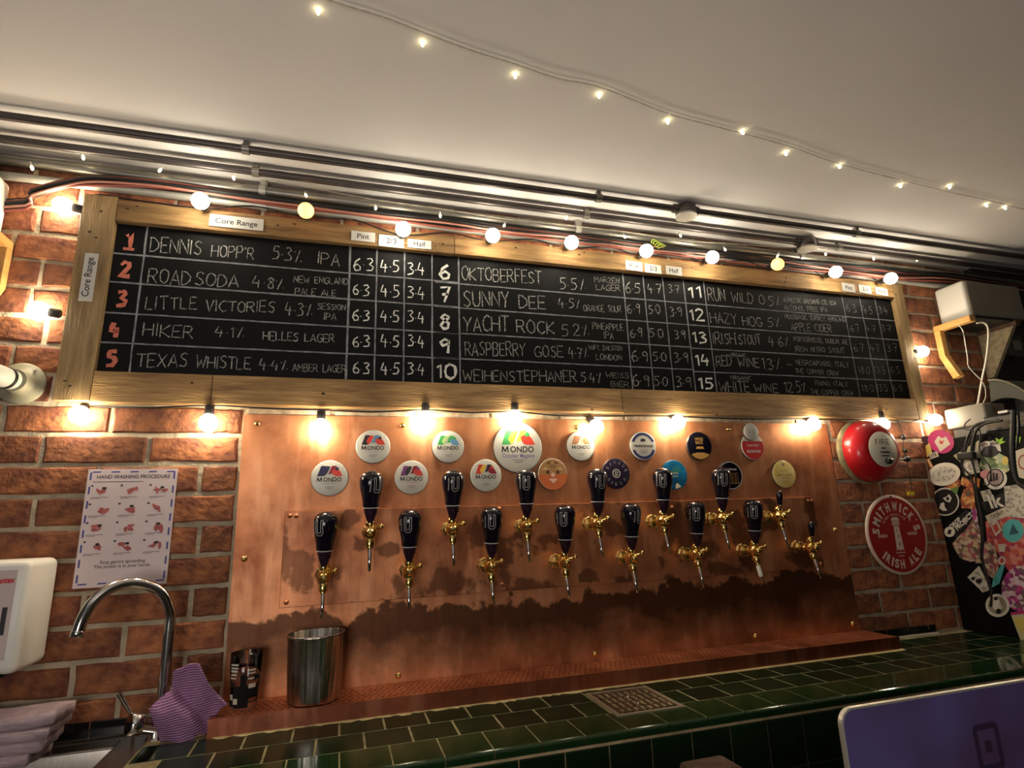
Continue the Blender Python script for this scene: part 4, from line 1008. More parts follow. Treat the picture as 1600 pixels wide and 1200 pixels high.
# round pub sign
sg = thing('round_ale_sign', 'round red enamel sign with cream rim and tower reading Irish Ale', 'sign', None, (2.8555, -.012, 1.2185))
RS = .1385
MB().lathe([(RS,0),(RS,.005),(RS*.99,.0065),(RS*.93,.0065)], (0,.003,0), (0,-1,0), 48).obj('rim', X['sign_white'], sg)
MB().lathe([(RS*.93,0),(RS*.93,.0069)], (0,.003,0), (0,-1,0), 48).obj('face', X['sign_red'], sg)
b = MB(); pt = lambda u, v, lv=0: (u, -.0043, v)
arc_text(b, "SMITHWICK'S", RS*.60, math.radians(172), math.radians(12), RS*.22, pt, bold=.045, wk=.72)
arc_text(b, "IRISH ALE", RS*.83, math.radians(222), math.radians(322), RS*.21, pt, bold=.045, inward=True, wk=.75)
text_into(b, 'IRISH', (-RS*.5, -.0043, -RS*.06), RX, UZ, w=RS*.30, h=RS*.075, bold=.03); text_into(b, 'MADE', (RS*.5, -.0043, -RS*.03), RX, UZ, w=RS*.32, h=RS*.075, bold=.03)
arc_text(b, '1710 HERITAGE', RS*.47, math.radians(140), math.radians(50), RS*.055, pt, bold=.02)
def pl(mb, P, y=-.0043): mb.add([(u*RS, y, v*RS) for u, v in P], [tuple(range(len(P)-1, -1, -1))])
pl(b, [(-.125,-.40),(-.085,.20),(.085,.20),(.125,-.40),(.06,-.37),(0,-.41),(-.06,-.37)]); pl(b, [(-.125,.22),(-.125,.40),(-.07,.43),(.07,.43),(.125,.40),(.125,.22)])
pl(b, [(-.16,-.46),(-.16,-.44),(.15,-.44),(.15,-.46)]); pl(b, [(-.10,-.54),(-.10,-.52),(.09,-.52),(.09,-.54)])
b.obj('lettering', X['sign_white'], sg)
b = MB()
for P in ([(-.125,.255),(-.125,.27),(.125,.27),(.125,.255)], [(-.125,.32),(-.125,.335),(.125,.335),(.125,.32)], [(-.02,.08),(-.02,.12),(.01,.12),(.01,.08)], [(.0,-.08),(-.01,-.02),(.03,-.02),(.03,-.08)], [(-.01,-.28),(.0,-.20),(.04,-.20),(.02,-.28)]): pl(b, P, -.0047)
b.obj('tower_details', X['sign_red'], sg)
screw(sg, (0, -.003, RS*.955), .003, 'knot')

# fire bell
bl = thing('fire_bell', 'round red fire alarm bell with cream FIRE label below the chalkboard', 'bell')
bc = Vector((2.768, -.008, 1.512)); RB = .112
MB().lathe([(RB*1.03,0),(RB*1.05,.006),(RB*1.0,.012),(RB*.5,.016)], bc, (0,-1,0), 40).obj('back_plate', X['grout'], bl)
MB().lathe([(RB*.985,.022),(RB*1.0,.024),(RB*.995,.032),(RB*.95,.052),(RB*.84,.071),(RB*.66,.084),(RB*.56,.0865),(RB*.3,.088),(.001,.0885)], bc, (0,-1,0), 44, caps=False).obj('gong', X['bell_red'], bl)
MB().lathe([(RB*.56,.0868),(RB*.55,.0888),(.001,.0898)], bc, (0,-1,0), 32, caps=False).obj('label_disc', X['cream'], bl)
b = MB(); y_ = bc.y-.0903
text_into(b, 'FIRE', (bc.x+.000, y_, bc.z+.016), RX, UZ, w=.062, h=.020, bold=-.01)
for (u, v, w_) in ((0,.002,.020),(0,-.012,.036),(.012,-.013,.03),(.002,-.025,.034)): b.add([(bc.x+u-w_/2,y_,bc.z+v),(bc.x+u+w_/2,y_,bc.z+v),(bc.x+u+w_/2,y_,bc.z+v+.004),(bc.x+u-w_/2,y_,bc.z+v+.004)], [(0,1,2,3)])
b.obj('lettering', X['ink'], bl)

# soap dispenser
sd = thing('soap_dispenser', 'white wall-mounted soap dispenser cut by the left edge, beside the poster', 'dispenser')
def soft_box(a, c, name, m, parent, bev): 
    o = MB().box(a, c).obj(name, X[m], parent, bevel=bev); o.modifiers['bevel'].segments = 4
    for p in o.data.polygons: p.use_smooth = True
    return o
soft_box((.16, -.138, 1.045), (.324, -.004, 1.269), 'housing', 'white_plastic', sd, .016)
MB().box((.16, -.1395, 1.074), (.302, -.137, 1.250)).obj('front_panel', X['pinkish_plastic'], sd)
jq = onY(4, 970, -.14); MB().box((jq.x-.004, -.1402, jq.z-.028), (jq.x+.005, -.1390, jq.z+.026)).obj('sight_slot', X['black_plastic'], sd, bevel=.0006)
MB().box((.18, -.1365, 1.040), (.297, -.03, 1.074)).obj('push_bar', X['void'], sd)
b = MB(); jc = onY(7, 911, -.1402); vv = lambda a, c: Vector((jc.x+a+c*.18, -.1402, jc.z+c))
text_into(b, 'Jantex', (0,0,0), RX, UZ, w=.034, h=.0115, bold=.035, fn=vv); b.obj('lettering', X['red_ink'], sd)

# pipe with flange
pf = thing('wall_pipe', 'grey plastic waste pipe entering the wall through a round flange at far left', 'pipe')
c = Vector((.190, -.002, 1.681))
MB().lathe([(.051,0),(.052,.004),(.048,.008),(.034,.010),(.030,.022),(.027,.040)], c, (0,-1,0), 32).obj('flange', mat('grey_flange', (.40, .37, .26), .5, var=.3, vscale=18), pf)
dd = Vector((-.16, -1, .02)).normalized()
MB().tube([c+dd*.03, c+dd*.22], .0245, 20).obj('pipe', mat('pipe_grey', (.52, .54, .48), .35), pf)
MB().tube([c+dd*.052, c+dd*.060], .0262, 20).obj('rubber_ring', X['black_plastic'], pf)
for t in (.9, 3.6): screw(pf, (c.x+.042*math.cos(t), -.009, c.z+.042*math.sin(t)), .003, 'chrome')

# left speaker on its bracket (only its edge is in view)
def bracket(root, X0, sgn, H):
    """pine gusset in a plane square to the wall: rail, wall upright, foot"""
    m = X['pine']; pass
s1 = thing('wall_speaker', 'white speaker at the upper left edge on a pine bracket', 'speaker')
soft_box((-.09, -.20, 2.055), (.100, -.012, 2.205), 'cabinet', 'white_plastic', s1, .012)
MB().box((-.085, -.2025, 2.062), (.094, -.199, 2.198)).obj('grille', X['grille'], s1)
sb = thing('wooden_bracket', 'pine wall bracket carrying the left white speaker', 'bracket')
MB().box((.088, -.21, 2.026), (.1235, -.003, 2.050)).obj('rail', X['pine'], sb, bevel=.002); MB().box((-.09, -.21, 2.026), (-.06, -.003, 2.050)).obj('rail', X['pine'], sb, bevel=.002)
MB().box((-.06, -.20, 2.044), (.088, -.004, 2.0525)).obj('shelf_board', X['pine'], sb)
MB().box((.094, -.028, 1.925), (.1235, -.003, 2.026)).obj('upright', X['pine'], sb, bevel=.002)
MB().prism([(.094,-.004,1.925),(.094,-.028,1.925),(.094,-.055,1.885),(.094,-.03,1.885)], (.0295,0,0)).obj('foot', X['pine'], sb, recalc=True)

# right speaker on its bracket
s2 = thing('wall_speaker', 'white speaker with grey grille on a pine bracket at the right', 'speaker')
X0 = 3.300
soft_box((X0, -.128, 2.030), (X0+.32, -.010, 2.188), 'cabinet', 'white_plastic', s2, .014)
o = MB().box((X0+.008, -.1345, 2.036), (X0+.312, -.120, 2.184)).obj('grille', X['grille'], s2, bevel=.012)
sb = thing('wooden_bracket', 'pine wall bracket with slanted foot carrying the right speaker', 'bracket')
xs = 3.262
MB().box((xs, -.150, 2.004), (xs+.032, -.004, 2.028)).obj('rail', X['pine'], sb, bevel=.002)
MB().box((xs+.25, -.150, 2.004), (xs+.282, -.004, 2.028)).obj('rail', X['dark_wood'], sb, bevel=.002)
MB().box((xs+.01, -.146, 2.0205), (xs+.37, -.004, 2.0305)).obj('shelf_board', X['black_plastic'], sb)
MB().box((xs, -.028, 1.898), (xs+.028, -.004, 2.004)).obj('upright', X['pine'], sb, bevel=.002)
MB().prism([(xs,-.004,1.900),(xs,-.028,1.900),(xs,-.066,1.806),(xs,-.040,1.800)], (.028,0,0)).obj('foot', X['pine'], sb, recalc=True)
MB().prism([(xs+.25,-.004,2.004),(xs+.25,-.140,2.004),(xs+.25,-.028,1.82),(xs+.25,-.004,1.82)], (.018,0,0)).obj('gusset', mat('grey_ply', (.3, .24, .15), .8, var=.4, vscale=60), sb, recalc=True)
so = thing('wall_socket', 'grey surface-mounted socket box on the dark wall right of the speaker bracket', 'socket')
p = onY(1588, 540, -.06); MB().box((p.x-.045,-.062,p.z-.045), (p.x+.045,-.031,p.z+.045)).obj('box', X['dark_grey'], so, bevel=.004)
MB().box((p.x-.022,-.066,p.z-.022), (p.x+.022,-.061,p.z+.022)).obj('switch', X['grille'], so, bevel=.003)

# ================================================================== ITEMS ON THE BAR
# steel bucket
bk = thing('steel_bucket', 'tall hammered steel ice bucket standing on the copper drip tray', 'bucket', None, (.902, -.071, .9175))
MB().lathe([(.055,0),(.0595,.002),(.0605,.006),(.0635,.07),(.0655,.140),(.0672,.143),(.0672,.147),(.0655,.149),(.0635,.147),(.0615,.07),(.058,.006),(.001,.005)], (0,0,0), (0,0,1), 44).obj('body', X['bucket'], bk)
# printed glass
gl = thing('pint_glass', 'printed pint glass with dark pattern standing left of the steel bucket', 'glass', None, (.749, -.068, .9175))
MB().lathe([(.026,0),(.0275,.001),(.029,.01),(.0335,.07),(.0355,.118),(.0345,.1185),(.032,.07),(.0275,.014),(.001,.012)], (0,0,0), (0,0,1), 28).obj('glass_wall', X['glass'], gl)
b = MB(); rr = random.Random(3)
def gw(t, z): r = .0296+.0058*min(1, z/.115)+.0004; return (r*math.sin(t), -r*math.cos(t), z)
def patch(mb, t0, t1, z0, z1, n=5):
    for i in range(n):
        a, c = t0+(t1-t0)*i/n, t0+(t1-t0)*(i+1)/n; mb.add([gw(a,z0), gw(c,z0), gw(c,z1), gw(a,z1)], [(0,1,2,3)])
for t0, t1, z0, z1 in ((-1.4,-.75,.008,.030),(-.7,.4,.006,.052),(.35,1.2,.028,.045),(-.2,.2,.05,.075),(.6,1.2,.062,.072),(-1.2,-.6,.050,.060)): patch(b, t0, t1, z0, z1)
b.obj('dark_print', X['void'], gl)
b = MB()
for t0, t1, z0, z1 in ((-.95,-.35,.095,.099),(-.95,-.35,.088,.092),(-.95,-.40,.081,.086),(-.95,-.45,.074,.078),(-1.0,-.5,.067,.070),(.25,.75,.082,.086),(.3,.75,.076,.079),(.3,.7,.064,.068),(-1.1,-.75,.022,.034),(-.7,-.35,.014,.026),(.35,.85,.046,.055)): patch(b, t0, t1, z0+.0003, z1)
o = b.obj('white_print', X['cream'], gl, kind='stuff'); o.scale = (1.012, 1.012, 1)

# swan-neck mixer tap
fa = thing('swan_neck_tap', 'chrome swan-neck mixer tap with side lever over the steel sink', 'tap')
bxp = onY(251.5, 1118, -.075); top_ = onY(262, 985, -.075); XB = bxp.x
pa = [Vector((XB, -.075, .874)), Vector((XB, -.075, 1.0)), Vector((XB, -.076, top_.z))]
for (x, y, Y) in ((266,957,-.078),(254,928,-.088),(230,914,-.10),(200,911,-.115),(172,920,-.13),(148,938,-.142),(131,963,-.15),(122,988,-.155)): pa.append(onY(x, y, Y))
MB().tube(spline(pa, 6), .0118, 20).obj('spout', X['chrome'], fa)
e = pa[-1]; dirn = (pa[-1]-pa[-2]).normalized(); MB().lathe([(.0125,0),(.013,.001),(.013,.012),(.010,.0125),(.010,.003)], e-dirn*.002, dirn, 20).obj('aerator', X['chrome'], fa)
MB().lathe([(.026,0),(.026,.006),(.021,.008),(.021,.055),(.016,.06)], (XB, -.075, ZS), (0,0,1), 24).obj('base', X['chrome'], fa)
lv = onY(203, 1131, -.108); bs = Vector((XB-.005, -.08, ZS+.035)); ax = (lv-bs)
MB().lathe([(.0205,0),(.0205,ax.length*.55),(.0235,ax.length*.6),(.0235,ax.length),(.020,ax.length+.003)], bs, ax.normalized(), 28).obj('cartridge', X['chrome'], fa)
p1 = onY(204, 1114, -.10); p2 = onY(186, 1084, -.112)
MB().tube([p1, p1.lerp(p2, .3), p2], [.0032, .0042, .0048], 12).obj('lever', X['chrome'], fa)

# lilac cloth draped over the tap body
cl = [(297,1037),(311,1037),(317,1052),(326,1070),(340,1086),(355,1101),(345,1108),(332,1124),(325,1146),(306,1149),(300,1157),(291,1162),(262,1162),(252,1160),(243,1135),(233,1108),(250,1092),(268,1076),(271,1049),(284,1043)]
bm = bmesh.new(); cps = [Vector((x, y, 0)) for x, y in cl]
def inside(x, y):
    c = False; n = len(cl)
    for i in range(n):
        x1_, y1_ = cl[i]; x2_, y2_ = cl[(i+1) % n]
        if (y1_ > y) != (y2_ > y) and x < (x2_-x1_)*(y-y1_)/(y2_-y1_)+x1_: c = not c
    return c
vs_ = [bm.verts.new((x, y, 0)) for x, y in cl]; fc = bm.faces.new(vs_)
bmesh.ops.triangulate(bm, faces=[fc])
for _ in range(3): bmesh.ops.subdivide_edges(bm, edges=bm.edges[:], cuts=1, use_grid_fill=True)
for v in bm.verts:
    x, y = v.co.x, v.co.y
    lump = math.exp(-((x-270)**2/1200+(y-1115)**2/900))*.030
    Y = -.112 - lump - .006*math.sin((x+y*.35)/9.0) - .004*math.sin((x-y*.8)/7.0) - .010*math.sin((x*.9-y)/21.0)
    v.co = onY(x, y, Y)
me = bpy.data.meshes.new('dish_cloth'); bm.to_mesh(me); bm.free(); me.materials.append(X['lilac'])
for p in me.polygons: p.use_smooth = True
o = bpy.data.objects.new('dish_cloth', me); COL.objects.link(o); md = o.modifiers.new('s', 'SOLIDIFY'); md.thickness = .004; md.offset = 0
tag(o, 'lilac ribbed cloth draped over the chrome tap body', 'cloth')

# paper towels
pt_ = thing('paper_towel_stack', 'crumpled stack of folded lilac-grey paper towels on the sink ledge', 'paper towels')
def towel(z0, z1, sh, y0, y1):
    b = MB(); nx, ny = 14, 6; vs = []
    for s in (0, 1):
        for j in range(ny+1):
            for i in range(nx+1):
                x = .10+(.404+sh-.10)*i/nx; y = y0+(y1-y0)*j/ny
                z = (z1 if s else z0) + .0018*math.sin(x*40+j*.5+z0*50)+.0015*math.sin(y*60+i*.7)
                vs.append((x+.003*math.sin(j*2.1+z0*90), y, z))
    n1 = (nx+1)*(ny+1); fsx = []
    for j in range(ny):
        for i in range(nx):
            a = j*(nx+1)+i; fsx += [(a+n1, a+1+n1, a+nx+2+n1, a+nx+1+n1), (a, a+nx+1, a+nx+2, a+1)]
    for j in range(ny): a = j*(nx+1)+nx; fsx.append((a, a+nx+1, a+nx+1+n1, a+n1)); a = j*(nx+1); fsx.append((a, a+n1, a+nx+1+n1, a+nx+1))
    for i in range(nx): fsx.append((i, i+1, i+1+n1, i+n1)); a = ny*(nx+1)+i; fsx.append((a, a+n1, a+1+n1, a+1))
    b.add(vs, fsx, True); b.obj('folded_towel', X['paper_towel'], pt_)
towel(.878, .899, -.028, -.16, -.045); towel(.902, .921, -.012, -.155, -.045); towel(.924, .943, -.004, -.155, -.045); towel(.946, .966, .004, -.15, -.045)

# laptop on the customer side bar and the timber post beside it
br = thing('bar_top', 'dark wooden bar top in front of the taps, below the view', 'bar')
MB().box((1.0, -1.30, .84), (3.4, -.82, .872)).obj('top', X['dark_wood'], br, bevel=.004)
MB().box((1.05, -1.26, 0), (3.35, -.90, .84)).obj('front', X['dark_wood'], br)
YL = -1.09
a = onY(1309, 1112, YL); bR = 1.0
lp = thing('laptop', 'open laptop seen from behind, purple-blue lid with silver edge, lower right corner', 'laptop')
lx0 = onY(1310, 1140, YL).x; lz1 = onY(1420, 1088, YL).z; lw = .335; lh = lz1-.876
def rrect(x0, x1, z0, z1, r, n=8):
    P = []
    for cx, cz, a0 in ((x1-r, z1-r, 0), (x0+r, z1-r, 90), (x0+r, z0+r, 180), (x1-r, z0+r, 270)):
        P += [(cx+r*math.cos(math.radians(a0+90*i/n)), cz+r*math.sin(math.radians(a0+90*i/n))) for i in range(n+1)]
    return P
PR = rrect(lx0, lx0+lw, .876, lz1, .016)
MB().prism([(u, YL, v) for u, v in PR], (0, -.0060, 0)).obj('lid_edge', X['laptop_edge'], lp, recalc=True, bevel=.0008)
PR2 = rrect(lx0+.002, lx0+lw-.002, .878, lz1-.002, .0145)
MB().prism([(u, YL-.0054, v) for u, v in PR2], (0, -.0012, 0)).obj('lid', X['laptop'], lp, recalc=True)
MB().prism([(u, YL+.0006, v) for u, v in rrect(lx0+.006, lx0+lw-.006, .885, lz1-.006, .008)], (0, -.001, 0)).obj('screen', X['black_plastic'], lp, recalc=True)
MB().box((lx0, YL+.004, .873), (lx0+lw, YL+.235, .882)).obj('keyboard_base', X['laptop_edge'], lp, bevel=.002)
sq = onY(1535, 1163, YL); 
b = MB(); y_ = YL-.0070
o_ = rrect(sq.x-.0195, sq.x+.0195, sq.z-.0235, sq.z+.0235, .006); i_ = rrect(sq.x-.0135, sq.x+.0135, sq.z-.0175, sq.z+.0175, .003)
n = len(o_); b.add([(u, y_, v) for u, v in o_]+[(u, y_, v) for u, v in i_], [(k, (k+1) % n, n+(k+1) % n, n+k) for k in range(n)])
b.poly([(u, y_, v) for u, v in rrect(sq.x-.005, sq.x+.005, sq.z-.006, sq.z+.006, .002)])
lid_sticker = b.obj('square_sticker', flat('sticker_dark', (.035, .02, .05)), lp)
kp = onY(1111, 1188, YL)
ps = thing('timber_post', 'short brown timber post standing on the bar at the bottom edge', 'post')
MB().box((kp.x-.026, YL-.02, .872), (kp.x+.026, YL+.02, kp.z-.003)).obj('post', mat('rough_brown_timber', (.11, .05, .025), .85, var=.5, vscale=60, bump=.5), ps, bevel=.006)

# ================================================================== BLACK CABINET WITH STICKERS
XF = 3.09
fr = thing('black_cabinet', 'black upright cabinet with sticker-covered side standing at the end of the counter', 'cabinet')
MB().box((XF, -.40, ZT+.001), (XF+.55, -.004, 1.552)).obj('carcass', X['fridge'], fr, bevel=.004)
MB().box((XF+.006, -.418, ZT+.012), (XF+.545, -.402, 1.545)).obj('door', X['fridge'], fr, bevel=.004)
RYm = Vector((0, -1, 0))
stk = [0]
def SP(px, py): p = onX(px, py, XF); return p.y, p.z
def sticker(name, lab, shapes, lay=0, texts=()):
    """shapes: list of (material, [pixel outline]); each print sits on the cabinet side"""
    stk[0] += 1; root = None
    for k, (m, P) in enumerate(shapes):
        xx_ = XF-.0006-.0002*stk[0]/6-.0005*k-.0008*lay
        Q = [(xx_, *SP(x, y)) for x, y in P]
        if root is None:
            root = MB().prism(Q, (-.0003, 0, 0)).obj(name, m, fr, recalc=True); root['label'] = lab
        else: MB().prism(Q, (-.0002, 0, 0)).obj('print', m, root, recalc=True)
    for s, cx, cy, wpx, ang, m, bold in texts:
        b = MB(); c = onX(cx, cy, XF); sc_ = wpx
        ca, sa = math.cos(math.radians(ang)), math.sin(math.radians(ang))
        rt_ = Vector((0, -ca, sa)); upv = Vector((0, sa, ca))
        text_into(b, s, (XF-.0012-.0002*stk[0]/6-.0005*len(shapes)-.0008*lay, c.y, c.z), rt_, upv, w=sc_, bold=bold)
        b.obj('lettering', m, root)
def ell(cx, cy, rx, ry, n=22, rot=0): 
    c_, s_ = math.cos(math.radians(rot)), math.sin(math.radians(rot))
    return [(cx+rx*math.cos(2*PI*k/n)*c_-ry*math.sin(2*PI*k/n)*s_, cy+rx*math.cos(2*PI*k/n)*s_+ry*math.sin(2*PI*k/n)*c_) for k in range(n)]
wht = flat('st_white', (.68, .64, .55)); pal = flat('st_pale', (.55, .5, .4)); blk = flat('st_black', (.012, .01, .012)); mag = flat('st_magenta', (.42, .03, .14)); tea = flat('st_teal', (.08, .38, .38))
yel = flat('st_yellow', (.62, .5, .12)); org = flat('st_orange', (.58, .2, .04)); lime = flat('st_lime', (.3, .6, .02)); grn = flat('st_green', (.12, .22, .06)); redm = flat('st_red', (.45, .06, .05))
flo = mottled('st_floral', [(.4,.26,.2),(.2,.1,.08),(.5,.4,.3),(.35,.08,.1),(.12,.08,.06),(.45,.35,.2)], 90)
flo2 = mottled('st_floral_pink', [(.45,.05,.2),(.55,.4,.42),(.25,.03,.15),(.6,.5,.5),(.15,.1,.1)], 80)
flo3 = mottled('st_red_mottle', [(.5,.1,.07),(.42,.05,.06),(.55,.2,.15),(.3,.04,.08)], 60)
scr = mottled('st_scribble', [(.55,.52,.44),(.5,.48,.4),(.3,.28,.24),(.58,.54,.46)], 130)
grm = mottled('st_greenish', [(.32,.42,.22),(.5,.55,.4),(.15,.25,.1),(.6,.6,.3)], 70)
orm = mottled('st_orange_mottle', [(.55,.22,.05),(.35,.1,.04),(.6,.35,.15),(.25,.06,.03)], 110)
sticker('sticker', 'red and coral mottled patch sticker at the right of the side', [(flo3, [(1540,815),(1600,790),(1625,800),(1625,890),(1585,905),(1568,880),(1552,850),(1543,850)])])
sticker('sticker', 'brown flowery mottled sticker', [(flo, [(1510,826),(1522,808),(1534,830),(1532,858),(1526,876),(1516,878),(1500,872),(1488,850),(1498,838)])])
sticker('sticker', 'second mottled sticker with dark specks', [(flo, [(1540,846),(1553,850),(1562,880),(1556,905),(1545,900),(1536,880),(1524,880),(1530,866)])])
sticker('sticker', 'pale diamond sticker with dark dots', [(scr, [(1512,902),(1530,884),(1541,905),(1546,922),(1536,926)]), (blk, ell(1530,908,5,4)), (blk, ell(1521,904,3,3))])
sticker('sticker', 'magenta flowery round sticker', [(flo2, ell(1597,920,32,36))])
sticker('sticker', 'yellow and pale poster at the lower right of the side', [(flat('st_poster', (.55, .5, .3)), [(1580,961),(1625,955),(1640,1060),(1607,1032)]), (yel, [(1584,966),(1600,964),(1604,990),(1592,985)]), (mag, [(1579,957),(1625,951),(1625,956),(1581,961)])])
sticker('sticker', 'round cream sticker with a dark line drawing', [(wht, ell(1559,946,19,18,rot=20)), (flat('st_olive', (.3,.27,.18)), ell(1559,946,14.5,14,rot=20)), (wht, [(1553,936),(1560,933),(1567,950),(1560,955),(1552,950)]), (blk, ell(1561,955,4,4)), (blk, ell(1557,935,3,3))])
sticker('sticker', 'teal triangle sticker', [(tea, [(1552,905),(1566,880),(1570,884),(1562,912),(1550,918)])])
sticker('sticker', 'round teal sticker with a dark bird', [(tea, ell(1583,829,17,18)), (flat('st_navy', (.03,.08,.12)), [(1583,818),(1589,828),(1593,833),(1577,836),(1580,828)])])
sticker('sticker', 'white shield sticker outlined in pink', [(pal, [(1547,820),(1558,812),(1566,828),(1556,838)]), (redm, [(1551,822),(1557,817),(1562,827),(1556,833)])])
sticker('sticker', 'small round white sticker', [(pal, ell(1566,876,6,7)), (redm, ell(1566,876,3,4))])
sticker('sticker', 'small pale cup-shaped sticker', [(pal, [(1559,850),(1572,850),(1570,862),(1562,862)]), (redm, [(1560,842),(1572,842),(1573,849),(1559,849)])])
sticker('sticker', 'black rectangular sticker with white lettering', [(blk, [(1533,785),(1585,762),(1588,790),(1542,802)])], texts=[('lk', 1560, 792, .045, 8, wht, .03)])
sticker('sticker', 'long cream sticker with printed letters', [(pal, [(1540,806),(1575,790),(1578,805),(1545,819)])], texts=[('DONT', 1561, 806, .045, 20, flat('st_brown', (.12,.08,.05)), .02)])
sticker('sticker', 'large grey-white scribbled label at the right', [(scr, [(1569,760),(1625,752),(1625,812),(1573,807)])])
sticker('sticker', 'pale square scribbled sticker', [(scr, [(1532,768),(1547,764),(1554,781),(1538,784)])])
sticker('sticker', 'orange figure sticker', [(orm, [(1506,765),(1514,760),(1522,768),(1525,795),(1503,794),(1501,782)]), (flat('st_brown', (.12,.08,.05)), ell(1513,771,5,5))])
sticker('sticker', 'brown label under the cable plug', [(orm, [(1504,745),(1524,752),(1522,766),(1500,757)])])
sticker('sticker', 'orange strip sticker', [(org, [(1521,745),(1532,748),(1530,762),(1522,760)])])
sticker('sticker', 'pale green and yellow blot sticker', [(grm, [(1536,705),(1550,700),(1562,708),(1574,715),(1578,735),(1560,745),(1545,738),(1530,730)])])
sticker('sticker', 'yellow spot sticker', [(yel, ell(1571,720,5,7))])
sticker('sticker', 'pale brown swirl sticker at the right edge', [(pal, [(1578,708),(1600,700),(1625,705),(1625,755),(1590,745)]), (flat('st_rust', (.3,.1,.07)), ell(1600,722,9,12)), (pal, ell(1600,722,6,9))])
sticker('sticker', 'white curved sticker with black pint glass lettering', [(blk, ell(1546,702,17,13)), (wht, [(1532,708),(1530,694),(1540,689),(1547,690),(1552,688),(1563,694),(1565,706),(1560,704),(1556,697),(1548,696),(1539,698)])], texts=[('PETE  BEER', 1547, 696, .06, 0, blk, .02)])
sticker('sticker', 'lime green splash marks', [(lime, [(1556,684),(1562,687),(1568,683),(1566,689),(1572,690),(1564,694),(1558,693)]), (lime, [(1586,683),(1592,679),(1596,684),(1594,692),(1588,691)])])
sticker('sticker', 'round white sticker with black bars', [(wht, ell(1556,748,18,17)), (blk, ell(1556,746,13.5,14)), (flat('st_pinkgrey', (.4,.3,.28)), ell(1556,746,11.5,12))] + [(blk, [(1547+k*5,738+k),(1549.5+k*5,737+k),(1552+k*4,752-k),(1549+k*4,753-k)]) for k in range(3)])
sticker('sticker', 'white and pink round sticker', [(flat('st_pink', (.55,.25,.25)), ell(1541,741,9,7))])
sticker('sticker', 'grey label behind the hanging plug', [(scr, [(1504,722),(1528,718),(1532,738),(1508,744)])])
sticker('sticker', 'pale green label near the top left', [(flat('st_sage', (.33,.33,.22)), [(1490,712),(1530,688),(1534,715),(1500,722)])])
sticker('sticker', 'black label behind the maroon sticker', [(flat('st_plum', (.05,.015,.03)), [(1439,682),(1470,680),(1475,700),(1440,700)])], 0)
sticker('sticker', 'maroon and magenta sticker with pale letter block', [(mag, ell(1471,690,21,18,rot=25)), (pal, [(1461,690),(1467,681),(1473,685),(1479,682),(1486,694),(1470,706)]), (redm, [(1469,686),(1472,690),(1476,687),(1474,694),(1469,693)])], 1)
sticker('sticker', 'yellow note sticker', [(yel, [(1438,704),(1453,692),(1458,710),(1442,718)])], 1)
sticker('sticker', 'small white label with dark letters', [(pal, [(1452,710),(1465,705),(1468,713),(1454,718)])], 2, texts=[('LITE', 1460, 714, .03, 12, blk, .03)])
sticker('sticker', 'orange striped strip sticker', [(org, [(1448,718),(1452,716),(1459,729),(1454,731)]), (wht, [(1450,718),(1451,717),(1457,729),(1456,730)])])
sticker('sticker', 'white speech bubble sticker with scribbled writing', [(wht, ell(1476,741,25.5,18,rot=-10)+[]), (scr, ell(1476,741,19,12,rot=-10))], 1)
sticker('sticker', 'green and orange label below the speech bubble', [(orm, [(1475,762),(1500,748),(1500,760),(1488,775)]), (grn, [(1486,764),(1499,760),(1496,772),(1488,775)])])
sticker('sticker', 'round black sticker with white ring and white dogs', [(wht, ell(1477.5,784,22,22,rot=15)), (blk, ell(1477.5,784,20,20,rot=15)), (wht, [(1468,794),(1471,786),(1476,785),(1477,792),(1481,798),(1474,798)]), (wht, [(1474,778),(1480,776),(1484,772),(1488,778),(1485,785),(1479,783)]), (blk, ell(1482,779,2.5,3))])
sticker('sticker', 'black sticker with white DROP PROJECT lettering', [(blk, [(1476,826),(1510,796),(1523,806),(1495,842)]), (wht, ell(1484.5,831,8.5,8)), (blk, [(1483,827),(1488,828),(1486,835),(1481,834)])], texts=[('DROP', 1496, 819, .050, 38, wht, .04), ('PROJECT', 1510, 817, .085, 38, wht, .04)])
sticker('sticker', 'pink and white strip sticker', [(flo2, [(1518,795),(1526,795),(1531,830),(1523,820)])])

# things standing on the cabinet
rtb = thing('white_junction_unit', 'white plastic network unit above the stickered cabinet, fed by two white cords', 'network unit')
p = onY(1483, 672, -.085); 
soft_box((3.150, -.200, 1.590), (3.200, -.055, 1.668), 'case', 'dull_plastic', rtb, .008)
MB().box((3.150+.01, -.19, 1.553), (3.190, -.07, 1.592)).obj('foot', X['dark_grey'], rtb)
tl = thing('cash_drawer', 'dark flat till unit with grey front strip lying on top of the cabinet', 'till')
MB().box((XF+.02, -.36, 1.5535), (XF+.50, -.21, 1.610)).obj('body', X['black_plastic'], tl, bevel=.006)
MB().box((XF+.018, -.345, 1.566), (XF+.0215, -.222, 1.588)).obj('side_strip', X['grille'], tl)
MB().box((XF+.012, -.30, 1.612), (XF+.07, -.27, 1.620)).obj('paper_slip', X['white_plastic'], tl)
hd = thing('curved_screen_back', 'curved dark grey equipment shell at the right edge above the till', 'equipment')
b = MB(); n = 14; rows_ = []
for k in range(n+1):
    t = k/n; yy = -.195-.15*t; zz = 1.752-.130*(t**1.9); rows_.append((yy, zz))
b = MB(); P3 = [(3.212, y, z) for y, z in rows_] + [(3.212, y+.012, z-.075*(1-k/n)-.008) for k, (y, z) in reversed(list(enumerate(rows_)))]
b.prism(P3, (.26, 0, 0)); b.obj('shell', X['dark_grey'], hd, recalc=True, bevel=.004)
MB().tube(spline([(3.209, y-.001, z+.001) for y, z in rows_[::2]], 2), .0035, 6).obj('edge_trim', X['grille'], hd)
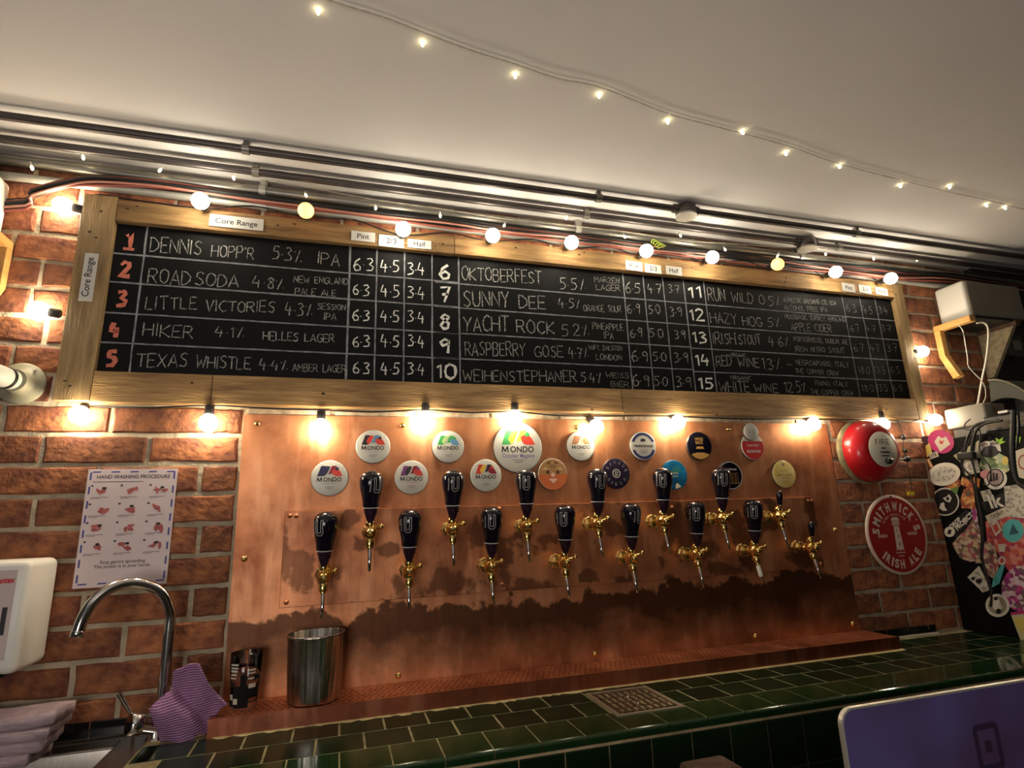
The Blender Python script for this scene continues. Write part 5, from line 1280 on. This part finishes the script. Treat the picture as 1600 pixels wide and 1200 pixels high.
MB().box((3.28, -.30, 1.611), (3.40, -.22, 1.70)).obj('stand', X['black_plastic'], hd)
# white cords
wc = thing('white_power_cord', 'thick white cord looping from the right speaker down to the network unit', 'cord')
MB().tube(spline([onY(*q, Y_) for *q, Y_ in ((1526,505,-.132),(1536,504,-.142),(1543,511,-.145),(1544,530,-.140),(1541,560,-.13),(1534,595,-.125),(1529,625,-.125),(1527,632,-.125))], 5), .0034, 8).obj('cord', X['cable_white'], wc)
wc = thing('white_thin_cord', 'thin white cord hanging from the bracket past the thick cord', 'cord')
MB().tube(spline([onY(*q, -.135) for q in ((1498,508),(1505,518),(1508,535),(1512,560),(1513,572),(1524,585),(1533,594),(1539,605),(1540,620),(1535,632))], 5), .0018, 6).obj('cord', X['cable_white'], wc)
# hanging black cables over the stickers
XC = XF-.035
hc = thing('black_cable_tangle', 'tangle of black cables with a plug hanging in front of the stickered cabinet', 'cables')
def hang(P, r, xo=0): MB().tube(spline([onX(x, y, XC-xo) for x, y in P], 5), r, 7).obj('cable', X['cable_dark'], hc)
hang([(1560,656),(1535,660),(1520,668),(1512,684),(1508,700),(1506,712)], .0045)
hang([(1566,657),(1540,662),(1526,672),(1520,690),(1518,705)], .0045, .004)
hang([(1522,664),(1514,690),(1505,720),(1505,735),(1512,748),(1524,758),(1530,765)], .0022)
hang([(1528,664),(1532,680),(1530,700),(1536,715),(1546,728),(1548,742),(1544,758),(1536,756)], .0020)
hang([(1505,700),(1502,712),(1504,730),(1517,745),(1524,770),(1530,800),(1534,840),(1533,870),(1539,895),(1546,915),(1549,930),(1548,948)], .0034)
hang([(1518,718),(1524,740),(1526,770),(1533,805),(1536,845),(1535,872),(1542,898),(1550,925)], .0034, .004)
hang([(1518,668),(1523,684),(1522,705)], .0026); hang([(1516,655),(1508,662),(1507,670),(1514,672)], .0022)
pp = onX(1511, 712, XC); MB().box((pp.x-.012, pp.y-.026, pp.z-.014), (pp.x+.012, pp.y+.028, pp.z+.012)).obj('plug', X['black_plastic'], hc, bevel=.004)
hs_ = thing('corrugated_hose', 'thick black corrugated hose hanging at the right edge', 'hose')
sp = spline([onX(x, y, XC-.02) for x, y in ((1584,640),(1583,670),(1582,700),(1584,730),(1590,752),(1604,762),(1625,765))], 10)
MB().tube(sp, [.0085 if i % 2 else .0070 for i in range(len(sp))], 10).obj('hose', X['cable_dark'], hs_)
hang([(1590,640),(1592,665),(1589,700)], .004)
